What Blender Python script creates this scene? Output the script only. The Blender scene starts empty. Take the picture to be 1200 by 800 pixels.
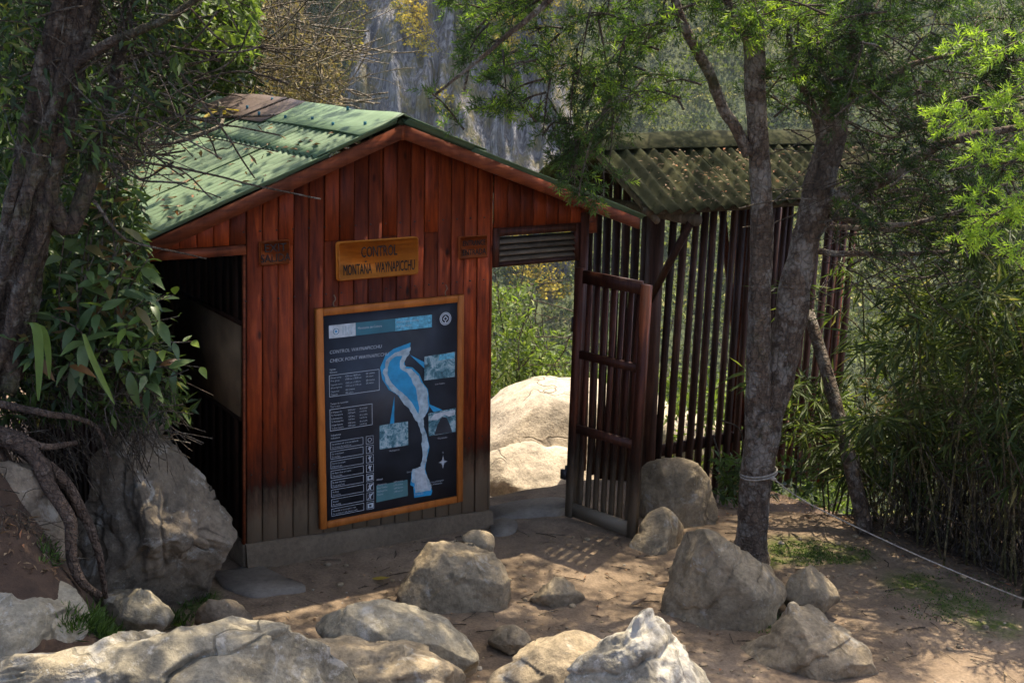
import bpy, bmesh, math, random
import numpy as np
from mathutils import Vector, Matrix, Euler
random.seed(7); RNG = np.random.default_rng(7)
C = bpy.context.scene.collection

# ------------------------------------------------------------------ camera, sky, sun, exposure
F_PX, PITCH, ROLL, HUT_A, CAM_H = 1450.0, math.radians(12.7), math.radians(0.85), math.radians(32.3), 3.15
_cp, _sp = math.cos(PITCH), math.sin(PITCH)
FW = np.array([0, _cp, -_sp]); _u0 = np.array([0, _sp, _cp]); _r0 = np.array([1., 0, 0])
RT = _r0*math.cos(ROLL) + _u0*math.sin(ROLL); UP = -_r0*math.sin(ROLL) + _u0*math.cos(ROLL)
ORG = np.array([0, 0, CAM_H])
cam_d = bpy.data.cameras.new('camera'); cam_d.sensor_width = 36; cam_d.lens = 36*F_PX/1200
cam_d.clip_start = .05; cam_d.clip_end = 3000
cam = bpy.data.objects.new('camera', cam_d); C.objects.link(cam)
cam.matrix_world = Matrix(((RT[0], UP[0], -FW[0], 0), (RT[1], UP[1], -FW[1], 0), (RT[2], UP[2], -FW[2], CAM_H), (0, 0, 0, 1)))
bpy.context.scene.camera = cam

SUN = Vector((.22, .35, 1.0)).normalized()
world = bpy.data.worlds.new('World'); bpy.context.scene.world = world; world.use_nodes = True
wn = world.node_tree; sky = wn.nodes.new('ShaderNodeTexSky'); sky.sky_type = 'NISHITA'; sky.sun_disc = False
sky.sun_elevation = math.asin(SUN.z); sky.sun_rotation = math.atan2(SUN.x, SUN.y); sky.altitude = 1500; sky.dust_density = 6.; sky.air_density = .45; sky.ozone_density = .2
wn.links.new(sky.outputs[0], wn.nodes['Background'].inputs[0]); wn.nodes['Background'].inputs[1].default_value = 0.15
sl = bpy.data.lights.new('sun', 'SUN'); sl.energy = 2.3; sl.angle = math.radians(.55); sl.color = (1, .89, .73)
so = bpy.data.objects.new('sun', sl); C.objects.link(so); so.rotation_euler = SUN.to_track_quat('Z', 'Y').to_euler()
vs = bpy.context.scene.view_settings
vs.view_transform = 'Standard'; vs.look = 'None'; vs.exposure = 2.3; vs.gamma = 1
sc = bpy.context.scene
sc.render.engine = 'CYCLES'; sc.cycles.use_denoising = True; sc.cycles.max_bounces = 8; sc.cycles.transparent_max_bounces = 6
sc.cycles.diffuse_bounces = 4; sc.cycles.transmission_bounces = 4; sc.cycles.volume_bounces = 0
sc.cycles.sample_clamp_indirect = 6; sc.cycles.use_adaptive_sampling = True; sc.cycles.adaptive_threshold = .015

# ------------------------------------------------------------------ pixel -> direction helpers (photo pixels, 1200 x 800)
def ray(x, y): return FW + RT*((x-600)/F_PX) + UP*((400-y)/F_PX)
def G(x, y, z=0.):
    d = ray(x, y); return ORG + d*((z-CAM_H)/d[2])
def D(x, y, Y):
    d = ray(x, y); return ORG + d*(Y/d[1])
U = np.array([math.cos(HUT_A), math.sin(HUT_A), 0]); V = np.array([-U[1], U[0], 0])
P0 = G(289, 667)
def Fp(x, y, off=0.):                      # point on a plane parallel to the hut front -> (s, z)
    d = ray(x, y); q = P0 + V*off; t = np.dot(q-ORG, V)/np.dot(d, V); w = ORG + d*t - q
    return float(np.dot(w, U)), float(w[2])
def W(s, v, z): return P0 + U*s + V*v + np.array([0, 0, z])
def sv(p): return float(np.dot(p-P0, U)), float(np.dot(p-P0, V))

# ------------------------------------------------------------------ numpy noise
def _h(ix, iy, iz, seed):
    n = (ix.astype(np.int64)*374761393 + iy.astype(np.int64)*668265263 + iz.astype(np.int64)*2147483647 + seed*1274126177) & 0xffffffff
    n = ((n ^ (n >> 13))*1274126177) & 0xffffffff
    n = ((n ^ (n >> 16))*2246822519) & 0xffffffff
    return ((n ^ (n >> 15)) & 0xffff)/32767.5 - 1
def vnoise(p, seed=0):
    i = np.floor(p); f = p-i; f = f*f*(3-2*f); i = i.astype(np.int64)
    x, y, z = i[:, 0], i[:, 1], i[:, 2]; fx, fy, fz = f[:, 0], f[:, 1], f[:, 2]
    def L(a, b, t): return a+(b-a)*t
    c = [[[_h(x+a, y+b, z+c_, seed) for c_ in (0, 1)] for b in (0, 1)] for a in (0, 1)]
    return L(L(L(c[0][0][0], c[1][0][0], fx), L(c[0][1][0], c[1][1][0], fx), fy),
             L(L(c[0][0][1], c[1][0][1], fx), L(c[0][1][1], c[1][1][1], fx), fy), fz)
def fbm(p, octv=4, seed=0, gain=.5):
    p = np.asarray(p, float); r = 0; a = 1.; t = 0
    for k in range(octv):
        r = r + a*vnoise(p*2.03**k + 17.3*k, seed+k); t += a; a *= gain
    return r/t
def sst(x, a, b):
    t = np.clip((x-a)/(b-a), 0, 1); return t*t*(3-2*t)

# ------------------------------------------------------------------ terrain height
BE0 = np.array([2.80, 7.78]); BEN = np.array([.80, .60])       # edge of the path towards the bamboo
def height(x, y, noise=True):
    x = np.atleast_1d(np.asarray(x, float)); y = np.atleast_1d(np.asarray(y, float))
    s = (x-P0[0])*U[0] + (y-P0[1])*U[1]; v = (x-P0[0])*V[0] + (y-P0[1])*V[1]
    h = -.028*np.clip(s, 0, 2.8)
    h = h - .34*sst(s, 2.9, 4.5)*sst(v, -1.3, .35)
    h = h - .55*sst(v, .45, 1.7)*sst(s, 1.2, 1.9)*(1-sst(s, 3.3, 4.2))
    bank = 1.5*sst(-s, .85, 1.75) + .5*sst(-s, 1.6, 3.5)
    bank = bank*sst(y, 4.6, 6.0)
    h = h + bank
    h = h + np.clip(5.75-y, 0, 9)*.25
    d = (x-BE0[0])*BEN[0] + (y-BE0[1])*BEN[1]
    h = h - np.clip(d-.25, 0, 1.2)*.22 - np.clip(d-1.6, 0, 40)*.75
    vd = 2.6 + 4.2*sst(-s, -1.6, 1.0)
    h = h - np.clip(v-vd, 0, 40)*.85
    if noise:
        P = np.stack([x, y, 0*x], 1)
        h = h + .035*fbm(P*.9, 4, 3) + .012*fbm(P*5, 3, 9) + .12*bank*fbm(P*2.2, 4, 5) + .055*bank*fbm(P*8, 3, 6)
    return h
def T(px, py):                                 # pixel -> point on the near terrain
    d = ray(px, py); t = np.linspace(3, 13, 560); pts = ORG + d[None]*t[:, None]
    k = np.argmax(pts[:, 2] < height(pts[:, 0], pts[:, 1], False)); return pts[k] if k > 0 and pts[k][1] < 11.5 else G(px, py, -.2)
def hz(x, y): return float(height(x, y)[0])

# ------------------------------------------------------------------ materials
def mat(name, rough=.8):
    m = bpy.data.materials.new(name); m.use_nodes = True; nt = m.node_tree
    b = nt.nodes['Principled BSDF']; b.inputs['Roughness'].default_value = rough
    b.inputs['Specular IOR Level'].default_value = .3
    return m, nt, b
def nd(nt, t, **k):
    n = nt.nodes.new(t)
    for a, val in k.items():
        if a in n.inputs.keys() if not a.startswith('_') else False: n.inputs[a].default_value = val
        else: setattr(n, a.lstrip('_'), val)
    return n
def coords(nt, kind='Object', scale=(1, 1, 1), rnd=False):
    tc = nt.nodes.new('ShaderNodeTexCoord'); mp = nt.nodes.new('ShaderNodeMapping'); mp.inputs['Scale'].default_value = scale
    nt.links.new(tc.outputs[kind], mp.inputs['Vector'])
    if rnd:
        oi = nt.nodes.new('ShaderNodeObjectInfo'); mu = nt.nodes.new('ShaderNodeMath'); mu.operation = 'MULTIPLY'; mu.inputs[1].default_value = 47.
        nt.links.new(oi.outputs['Random'], mu.inputs[0]); cx = nt.nodes.new('ShaderNodeCombineXYZ')
        for i in range(3): nt.links.new(mu.outputs[0], cx.inputs[i])
        nt.links.new(cx.outputs[0], mp.inputs['Location'])
    return mp.outputs[0]
def noise(nt, vec, scale, detail=5, rough=.55, dist=0):
    n = nt.nodes.new('ShaderNodeTexNoise'); n.inputs['Scale'].default_value = scale; n.inputs['Detail'].default_value = detail
    n.inputs['Roughness'].default_value = rough; n.inputs['Distortion'].default_value = dist
    nt.links.new(vec, n.inputs['Vector']); return n.outputs['Fac']
def ramp(nt, fac, stops, interp='LINEAR'):
    r = nt.nodes.new('ShaderNodeValToRGB'); r.color_ramp.interpolation = interp
    el = r.color_ramp.elements
    while len(el) < len(stops): el.new(.5)
    for e, (p, c) in zip(el, stops):
        e.position = p; e.color = (c, c, c, 1) if isinstance(c, (int, float)) else (*c, 1)
    nt.links.new(fac, r.inputs[0]); return r.outputs[0]
def mix(nt, fac, a, b, mode='MIX'):
    m = nt.nodes.new('ShaderNodeMix'); m.data_type = 'RGBA'; m.blend_type = mode
    for sock, val in ((m.inputs[0], fac), (m.inputs[6], a), (m.inputs[7], b)):
        if isinstance(val, (int, float)): sock.default_value = val
        elif isinstance(val, tuple): sock.default_value = (*val, 1)
        else: nt.links.new(val, sock)
    return m.outputs[2]
def mathn(nt, op, a, b=0., clamp=False):
    m = nt.nodes.new('ShaderNodeMath'); m.operation = op; m.use_clamp = clamp
    for sock, val in ((m.inputs[0], a), (m.inputs[1], b)):
        if isinstance(val, (int, float)): sock.default_value = val
        else: nt.links.new(val, sock)
    return m.outputs[0]
def bump(nt, b, hgt, strength=.4, dist=.02):
    n = nt.nodes.new('ShaderNodeBump'); n.inputs['Strength'].default_value = strength; n.inputs['Distance'].default_value = dist
    nt.links.new(hgt, n.inputs['Height']); nt.links.new(n.outputs[0], b.inputs['Normal'])
def setc(nt, b, col): nt.links.new(col, b.inputs['Base Color'])
def objrand(nt):
    return nt.nodes.new('ShaderNodeObjectInfo').outputs['Random']
def sepz(nt, kind='Object', axis=2):
    tc = nt.nodes.new('ShaderNodeTexCoord'); sx = nt.nodes.new('ShaderNodeSeparateXYZ'); nt.links.new(tc.outputs[kind], sx.inputs[0]); return sx.outputs[axis]
def attr(nt, name):
    a = nt.nodes.new('ShaderNodeAttribute'); a.attribute_name = name; return a.outputs['Fac']

def wood(name, dark, mid, light, grain=(28, 28, 2.2), dusty=None, rough=.6, vary=.55, blot_lo=.35, knots=False):
    m, nt, b = mat(name, rough); b.inputs['Specular IOR Level'].default_value = .16; vec = coords(nt, 'Object', grain, True)
    n1 = noise(nt, vec, 1.3, 6, .65, .6); n2 = noise(nt, coords(nt, 'Object', (5, 5, 1.4), True), 1.6, 5, .6)
    c = ramp(nt, n1, [(.25, dark), (.5, mid), (.75, light)])
    blot = ramp(nt, n2, [(.32, blot_lo), (.62, 1.)]); c = mix(nt, .8, c, blot, 'MULTIPLY')
    r = objrand(nt); v = ramp(nt, r, [(0, 1-vary), (1, 1.25)]); c = mix(nt, 1., c, v, 'MULTIPLY')
    if knots:
        vo = nt.nodes.new('ShaderNodeTexVoronoi'); vo.inputs['Scale'].default_value = 1.; nt.links.new(coords(nt, 'Object', (7, 3, 3.2), True), vo.inputs['Vector'])
        kf = ramp(nt, vo.outputs['Distance'], [(.05, .12), (.13, 1.)]); c = mix(nt, .9, c, kf, 'MULTIPLY')
    if dusty:                                   # grey splash of dried mud on the foot of the boards
        z = sepz(nt); wob = noise(nt, coords(nt, 'Object', (14, 9, 4)), 1.6, 7, .7)
        zz = mathn(nt, 'ADD', z, mathn(nt, 'MULTIPLY', mathn(nt, 'SUBTRACT', wob, .5), .42))
        f = ramp(nt, zz, [(dusty[1], 1.), (dusty[2], 0.)]); f = mathn(nt, 'MULTIPLY', f, .9)
        black = ramp(nt, zz, [(dusty[1], .3), (dusty[2]*.9, .92), (dusty[2]*1.55, 0.)])
        c = mix(nt, black, c, (.02, .014, .01)); c = mix(nt, f, c, dusty[0])
    setc(nt, b, c); bump(nt, b, n1, .35, .006)
    rr = ramp(nt, n2, [(.3, rough+.15), (.7, rough-.12)]); nt.links.new(rr, b.inputs['Roughness'])
    return m
M = {}
DUST = ((.225, .17, .105), .30, .54)
M['plank'] = wood('stained_plank', (.05, .008, .003), (.22, .034, .007), (.34, .060, .010), dusty=DUST, rough=.6, vary=.5, knots=True)
M['trim'] = wood('brown_trim', (.06, .014, .006), (.16, .038, .013), (.23, .06, .02), grain=(3, 28, 28), rough=.6, vary=.2)
M['frame'] = wood('varnished_frame', (.26, .07, .012), (.38, .115, .02), (.46, .15, .03), grain=(14, 14, 3), rough=.45, vary=.1, blot_lo=.7)
M['signbrown'] = wood('brown_sign_wood', (.20, .042, .010), (.27, .06, .013), (.33, .085, .018), grain=(3, 25, 25), rough=.6, vary=.02, blot_lo=.8)
M['signwood'] = wood('orange_sign_wood', (.42, .115, .015), (.55, .17, .022), (.64, .22, .03), grain=(3, 25, 25), rough=.5, vary=.02, blot_lo=.8)
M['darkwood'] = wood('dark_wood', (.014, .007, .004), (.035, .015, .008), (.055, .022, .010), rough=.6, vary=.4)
M['gatewood'] = wood('gate_wood', (.020, .007, .004), (.060, .018, .009), (.11, .032, .014), dusty=((.20, .16, .105), .16, .55), rough=.5, vary=.4)
M['slat'] = wood('weathered_slat', (.028, .012, .007), (.075, .030, .016), (.135, .055, .028), dusty=((.11, .10, .06), -.25, .05), rough=.65, vary=.5)
M['greywood'] = wood('grey_log', (.05, .035, .02), (.12, .085, .05), (.19, .14, .09), rough=.8, vary=.3)
M['louvre'] = wood('pale_louvre', (.07, .05, .03), (.13, .095, .06), (.18, .13, .085), grain=(2, 20, 20), vary=.2)

def rockmat(name, base, lichen=.3, moss=.15, warm=(.30, .22, .13), strata=0.):
    m, nt, b = mat(name, .88); vec = coords(nt, 'Object')
    n1 = noise(nt, vec, 1.7, 6, .6); n2 = noise(nt, vec, 9, 6, .65); n3 = noise(nt, vec, 46, 4, .6)
    c = ramp(nt, n1, [(.3, tuple(k*.55 for k in base)), (.5, base), (.7, warm)])
    c = mix(nt, .75, c, ramp(nt, n2, [(.3, .45), (.55, 1.), (.75, 1.25)]), 'MULTIPLY')
    c = mix(nt, .6, c, ramp(nt, n3, [(.3, .5), (.6, 1.1)]), 'MULTIPLY')
    lf = ramp(nt, noise(nt, vec, 5.2, 7, .72, .4), [(.62-.2*lichen, 0.), (.70-.2*lichen, 1.)]); lf = mathn(nt, 'MULTIPLY', lf, min(1, .4+lichen))
    c = mix(nt, lf, c, (.36, .33, .26))
    sp = ramp(nt, noise(nt, vec, 34, 5, .75), [(.60, 0.), (.66, 1.)]); sp = mathn(nt, 'MULTIPLY', sp, ramp(nt, noise(nt, vec, 3.3, 4, .6), [(.45, 0.), (.6, .2+.7*min(1, lichen*1.6))])); c = mix(nt, sp, c, (.42, .40, .33))
    mf = ramp(nt, noise(nt, vec, 2.6, 6, .7), [(.72-.22*moss, 0.), (.82-.22*moss, 1.)]); c = mix(nt, mathn(nt, 'MULTIPLY', mf, .8), c, (.085, .085, .018))
    vo = nt.nodes.new('ShaderNodeTexVoronoi'); vo.feature = 'DISTANCE_TO_EDGE'; vo.inputs['Scale'].default_value = 1.5
    wv = nt.nodes.new('ShaderNodeVectorMath'); wv.operation = 'ADD'
    nn = nt.nodes.new('ShaderNodeTexNoise'); nn.inputs['Scale'].default_value = 2.2; nt.links.new(vec, nn.inputs['Vector'])
    nt.links.new(vec, wv.inputs[0]); nt.links.new(nn.outputs['Color'], wv.inputs[1]); nt.links.new(wv.outputs[0], vo.inputs['Vector'])
    crk = ramp(nt, vo.outputs['Distance'], [(0, 0.), (.022, 1.)])
    gate = ramp(nt, noise(nt, vec, 1.1, 2), [(.52, 1.), (.6, 0.)]); crk = mathn(nt, 'MAXIMUM', crk, gate)
    c = mix(nt, 1., c, ramp(nt, crk, [(0, .25), (1, 1.)]), 'MULTIPLY')
    setc(nt, b, c)
    hsum = mathn(nt, 'ADD', mathn(nt, 'MULTIPLY', n2, .8), mathn(nt, 'MULTIPLY', n3, .22)); hsum = mathn(nt, 'ADD', hsum, mathn(nt, 'MULTIPLY', crk, .35))
    hsum = mathn(nt, 'ADD', hsum, mathn(nt, 'MULTIPLY', noise(nt, vec, 130, 3, .6), .08))
    bump(nt, b, hsum, .75, .03)
    return m
M['rock'] = rockmat('tan_rock', (.275, .215, .13), .30, .24, (.32, .235, .125))
M['rock_grey'] = rockmat('grey_rock', (.275, .235, .155), .42, .28, (.31, .245, .14))
M['rock_white'] = rockmat('lichen_rock', (.25, .22, .155), .7, .2, (.29, .24, .155))
M['rock_dark'] = rockmat('dark_bank_rock', (.20, .155, .10), .32, .2, (.23, .165, .10))
M['rock_pale'] = rockmat('pale_granite', (.42, .35, .25), .05, .0, (.44, .36, .25))

def dirtmat():
    m, nt, b = mat('packed_earth', .95); vec = coords(nt, 'Object')
    n1 = noise(nt, vec, .9, 6, .6); n2 = noise(nt, vec, 7, 6, .65); n3 = noise(nt, vec, 60, 4, .6)
    c = ramp(nt, n1, [(.3, (.112, .077, .046)), (.52, (.19, .135, .083)), (.72, (.26, .195, .128))])
    c = mix(nt, .8, c, ramp(nt, n2, [(.28, .5), (.6, 1.1)]), 'MULTIPLY'); c = mix(nt, .6, c, ramp(nt, n3, [(.3, .5), (.62, 1.15)]), 'MULTIPLY')
    mo = attr(nt, 'moss'); mf = mathn(nt, 'MULTIPLY', mo, ramp(nt, noise(nt, vec, 11, 6, .7), [(.34, 0.), (.55, 1.)]))
    c = mix(nt, mf, c, ramp(nt, n3, [(.3, (.030, .040, .006)), (.7, (.085, .105, .014))]))
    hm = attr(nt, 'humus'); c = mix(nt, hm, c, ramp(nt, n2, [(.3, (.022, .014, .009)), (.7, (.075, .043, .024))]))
    setc(nt, b, c); bump(nt, b, mathn(nt, 'ADD', n2, mathn(nt, 'MULTIPLY', n3, .3)), .6, .025)
    return m
M['dirt'] = dirtmat()
def leafmat(name, stops, trans=.45, rough=.5, vein=False):
    m, nt, b = mat(name, rough)
    t = attr(nt, 'tint'); c = ramp(nt, t, stops); 
    n = noise(nt, coords(nt, 'Object'), 1.6, 3); c = mix(nt, .5, c, ramp(nt, n, [(.3, .65), (.7, 1.2)]), 'MULTIPLY')
    setc(nt, b, c)
    tr = nt.nodes.new('ShaderNodeBsdfTranslucent'); nt.links.new(mix(nt, 1., c, (1.35, 1.45, .75), 'MULTIPLY'), tr.inputs['Color'])
    mx = nt.nodes.new('ShaderNodeMixShader'); mx.inputs[0].default_value = trans
    nt.links.new(b.outputs[0], mx.inputs[1]); nt.links.new(tr.outputs[0], mx.inputs[2]); nt.links.new(mx.outputs[0], nt.nodes['Material Output'].inputs[0])
    return m
M['needle'] = leafmat('conifer_needles', [(0, (.022, .036, .012)), (.5, (.05, .085, .022)), (.78, (.095, .16, .03)), (1, (.26, .36, .04))])
M['needle_bright'] = leafmat('young_conifer_needles', [(0, (.05, .09, .022)), (.45, (.12, .20, .035)), (1, (.34, .46, .05))])
M['bamboo_leaf'] = leafmat('bamboo_leaves', [(0, (.035, .052, .014)), (.6, (.085, .115, .026)), (.9, (.17, .19, .04)), (1, (.30, .25, .09))], .45)
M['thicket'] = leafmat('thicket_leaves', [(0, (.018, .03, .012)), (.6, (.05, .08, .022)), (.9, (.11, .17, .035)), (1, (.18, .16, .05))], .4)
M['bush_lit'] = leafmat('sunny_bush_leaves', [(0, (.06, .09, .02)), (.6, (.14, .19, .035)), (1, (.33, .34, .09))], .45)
M['dry'] = leafmat('dry_foliage', [(0, (.10, .075, .04)), (.6, (.22, .17, .09)), (1, (.34, .28, .15))], .25, .8)
M['litter'] = leafmat('fallen_leaves', [(0, (.07, .04, .02)), (.5, (.17, .10, .05)), (.85, (.28, .20, .11)), (1, (.38, .15, .06))], .1, .8)
M['grass'] = leafmat('short_grass', [(0, (.03, .06, .012)), (1, (.10, .17, .03))], .4)
M['farleaf'] = leafmat('far_forest_leaves', [(0, (.028, .040, .013)), (.5, (.088, .112, .030)), (.85, (.18, .20, .052)), (1, (.28, .25, .08))], .25, .9)
M['cliffleaf'] = leafmat('cliff_plants', [(0, (.06, .08, .02)), (.45, (.17, .165, .035)), (1, (.46, .33, .035))], .25, .9)
def bigleaf(name, a, bcol):
    m, nt, b = mat(name, .42); b.inputs['Specular IOR Level'].default_value = .45
    c = mix(nt, objrand(nt), a, bcol); n = noise(nt, coords(nt, 'Object', rnd=True), 14, 3); c = mix(nt, .5, c, ramp(nt, n, [(.3, .7), (.7, 1.15)]), 'MULTIPLY')
    setc(nt, b, c); tr = nt.nodes.new('ShaderNodeBsdfTranslucent'); nt.links.new(mix(nt, 1., c, (1.3, 1.4, .6), 'MULTIPLY'), tr.inputs['Color'])
    mx = nt.nodes.new('ShaderNodeMixShader'); mx.inputs[0].default_value = .35
    nt.links.new(b.outputs[0], mx.inputs[1]); nt.links.new(tr.outputs[0], mx.inputs[2]); nt.links.new(mx.outputs[0], nt.nodes['Material Output'].inputs[0])
    return m
M['leaf_g'] = bigleaf('shrub_leaf', (.048, .085, .034), (.115, .165, .045))
M['leaf_l'] = bigleaf('young_shrub_leaf', (.12, .19, .035), (.20, .27, .05))
M['leaf_r'] = bigleaf('olive_shrub_leaf', (.11, .10, .025), (.20, .09, .03))
M['leaf_y'] = bigleaf('yellow_leaf', (.45, .33, .06), (.40, .28, .05))
def bark(name, a, bcol, lich, amount=.5, stretch=3., moss=0.):
    m, nt, b = mat(name, .92); vec = coords(nt, 'Object', (stretch, stretch, 1))
    n1 = noise(nt, vec, 4.5, 6, .65, .6); n2 = noise(nt, coords(nt, 'Object'), 6, 6, .7); n3 = noise(nt, coords(nt, 'Object', (9, 9, 22)), 3, 4, .6)
    c = ramp(nt, n1, [(.3, a), (.65, bcol)]); c = mix(nt, .6, c, ramp(nt, n3, [(.3, .5), (.6, 1.1)]), 'MULTIPLY')
    f = ramp(nt, n2, [(.62-.25*amount, 0.), (.70-.25*amount, 1.)]); c = mix(nt, mathn(nt, 'MULTIPLY', f, .7), c, lich)
    if moss:
        f = ramp(nt, noise(nt, coords(nt, 'Object'), 2.3, 5, .7), [(.6-.2*moss, 0.), (.72-.2*moss, 1.)]); c = mix(nt, mathn(nt, 'MULTIPLY', f, .75), c, (.06, .065, .015))
    vo = nt.nodes.new('ShaderNodeTexVoronoi'); vo.feature = 'DISTANCE_TO_EDGE'; vo.inputs['Scale'].default_value = 1.; wv = nt.nodes.new('ShaderNodeVectorMath'); wv.operation = 'ADD'
    cq = coords(nt, 'Object', (26, 26, 15)); nn = nt.nodes.new('ShaderNodeTexNoise'); nn.inputs['Scale'].default_value = 1.3; nn.inputs['Detail'].default_value = 4; nt.links.new(cq, nn.inputs['Vector']); nt.links.new(cq, wv.inputs[0]); nt.links.new(nn.outputs['Color'], wv.inputs[1]); nt.links.new(wv.outputs[0], vo.inputs['Vector'])
    fs = ramp(nt, vo.outputs['Distance'], [(0, .55), (.16, 1.)]); c = mix(nt, .85, c, fs, 'MULTIPLY')
    setc(nt, b, c); bump(nt, b, mathn(nt, 'ADD', mathn(nt, 'MULTIPLY', fs, .6), mathn(nt, 'ADD', n1, mathn(nt, 'MULTIPLY', n3, .9))), 1., .05)
    return m
M['bark'] = bark('lichen_bark', (.07, .047, .030), (.21, .15, .098), (.34, .30, .235), .52, 3., .15)
M['bark_left'] = bark('fibrous_bark', (.03, .02, .013), (.16, .112, .072), (.24, .205, .15), .34, 6., .45)
M['twig'] = bark('dry_twig', (.05, .037, .024), (.15, .112, .07), (.24, .21, .16), .4)
M['twig_pale'] = bark('pale_dry_twig', (.14, .11, .07), (.30, .25, .17), (.35, .31, .24), .4)
M['root'] = bark('bare_root', (.07, .045, .028), (.19, .125, .08), (.24, .18, .13), .3, 2)
M['cane'] = bark('bamboo_cane', (.07, .075, .025), (.17, .14, .05), (.25, .19, .10), .5)
def roofmat(name, a, bcol, stain, moss=.3, brown=.2, rgh=.55):
    m, nt, b = mat(name, .55); vec = coords(nt, 'Object')
    n1 = noise(nt, vec, 1.4, 6, .6); n2 = noise(nt, coords(nt, 'Object', (1.2, 6, 1.2)), 3, 6, .65); n3 = noise(nt, vec, 24, 5, .65)
    c = ramp(nt, n1, [(.3, a), (.7, bcol)]); c = mix(nt, .45, c, ramp(nt, n2, [(.3, .6), (.65, 1.1)]), 'MULTIPLY')
    f = ramp(nt, n3, [(.66-.2*moss, 0.), (.8-.2*moss, 1.)]); c = mix(nt, mathn(nt, 'MULTIPLY', f, .8), c, stain)
    f = ramp(nt, noise(nt, vec, 5, 6, .75), [(.72-.2*brown, 0.), (.8-.2*brown, 1.)]); c = mix(nt, mathn(nt, 'MULTIPLY', f, .6), c, (.26, .11, .05))
    c = mix(nt, 1., c, ramp(nt, objrand(nt), [(0, .82), (1, 1.1)]), 'MULTIPLY')
    setc(nt, b, c); bump(nt, b, n3, .25, .006); b.inputs['Roughness'].default_value = rgh; b.inputs['Specular IOR Level'].default_value = .2 if rgh < .8 else .05; return m
M['roof'] = roofmat('green_roofing', (.095, .150, .075), (.160, .225, .12), (.10, .12, .075), .12, .0)
M['roof2'] = roofmat('mossy_roofing', (.030, .034, .015), (.078, .072, .036), (.02, .025, .009), .75, .34, .95)
M['capbrown'] = roofmat('brown_ridge_metal', (.085, .062, .050), (.13, .098, .08), (.16, .15, .11), .05, .1)
def concrete():
    m, nt, b = mat('rough_concrete', .9); vec = coords(nt, 'Object'); n1 = noise(nt, vec, 2, 6, .6); n2 = noise(nt, vec, 30, 5, .65)
    c = ramp(nt, n1, [(.3, (.10, .072, .042)), (.7, (.18, .13, .078))]); c = mix(nt, .6, c, ramp(nt, n2, [(.3, .55), (.6, 1.1)]), 'MULTIPLY'); setc(nt, b, c); bump(nt, b, n2, .5, .012); return m
M['concrete'] = concrete()
def slabmat():
    m, nt, b = mat('grey_slab', .85); vec = coords(nt, 'Object'); n1 = noise(nt, vec, 3, 6, .6); n2 = noise(nt, vec, 30, 5, .65)
    c = ramp(nt, n1, [(.3, (.12, .10, .075)), (.7, (.21, .18, .135))]); c = mix(nt, .6, c, ramp(nt, n2, [(.3, .6), (.6, 1.1)]), 'MULTIPLY'); setc(nt, b, c); bump(nt, b, n2, .4, .01); return m
M['slab'] = slabmat()
def plain(name, col, rough=.6, vary=.15, scale=8):
    m, nt, b = mat(name, rough); n = noise(nt, coords(nt, 'Object'), scale, 5)
    setc(nt, b, mix(nt, 1., col, ramp(nt, n, [(.25, 1-vary*2), (.75, 1+vary)]), 'MULTIPLY')); return m
M['letter'] = plain('burnt_lettering', (.012, .010, .009), .7)
M['panel'] = plain('navy_panel', (.029, .034, .042), .36, .3, 5)
M['ptext'] = plain('pale_print', (.42, .45, .46), .5)
M['pgrey'] = plain('grey_print', (.36, .45, .47), .5, .25, 25)
M['pteal'] = plain('teal_print', (.025, .135, .175), .4)
M['pblue'] = plain('blue_print', (.020, .27, .47), .4, .15, 20)
M['pcyan'] = plain('cyan_print', (.11, .40, .52), .4, .3, 60)
M['pgreen'] = plain('green_print', (.075, .185, .185), .4)
M['pwhite'] = plain('white_print', (.46, .50, .50), .4, .2, 30)
def photoprint(name, seed):
    m, nt, b = mat(name, .4); vec = coords(nt, 'Object'); n = noise(nt, vec, 14+seed, 7, .75, .8)
    setc(nt, b, ramp(nt, n, [(.32, (.012, .03, .035)), (.46, (.06, .17, .20)), (.55, (.25, .37, .38)), (.66, (.45, .5, .5))])); return m
M['photo'] = [photoprint('photo_print', k*5) for k in range(3)]
M['tan'] = plain('tan_notice_panel', (.24, .15, .075), .7, .25, 4)
M['hook'] = plain('wire_hook', (.18, .13, .08), .4)
M['iron'] = plain('dark_iron', (.03, .025, .022), .5)
M['rope'] = plain('pale_rope', (.33, .29, .225), .9, .3, 60)
M['rope'].node_tree.nodes['Principled BSDF'].inputs['Roughness'].default_value = .9
M['dark'] = plain('dark_lining', (.012, .009, .007), .9)

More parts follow.
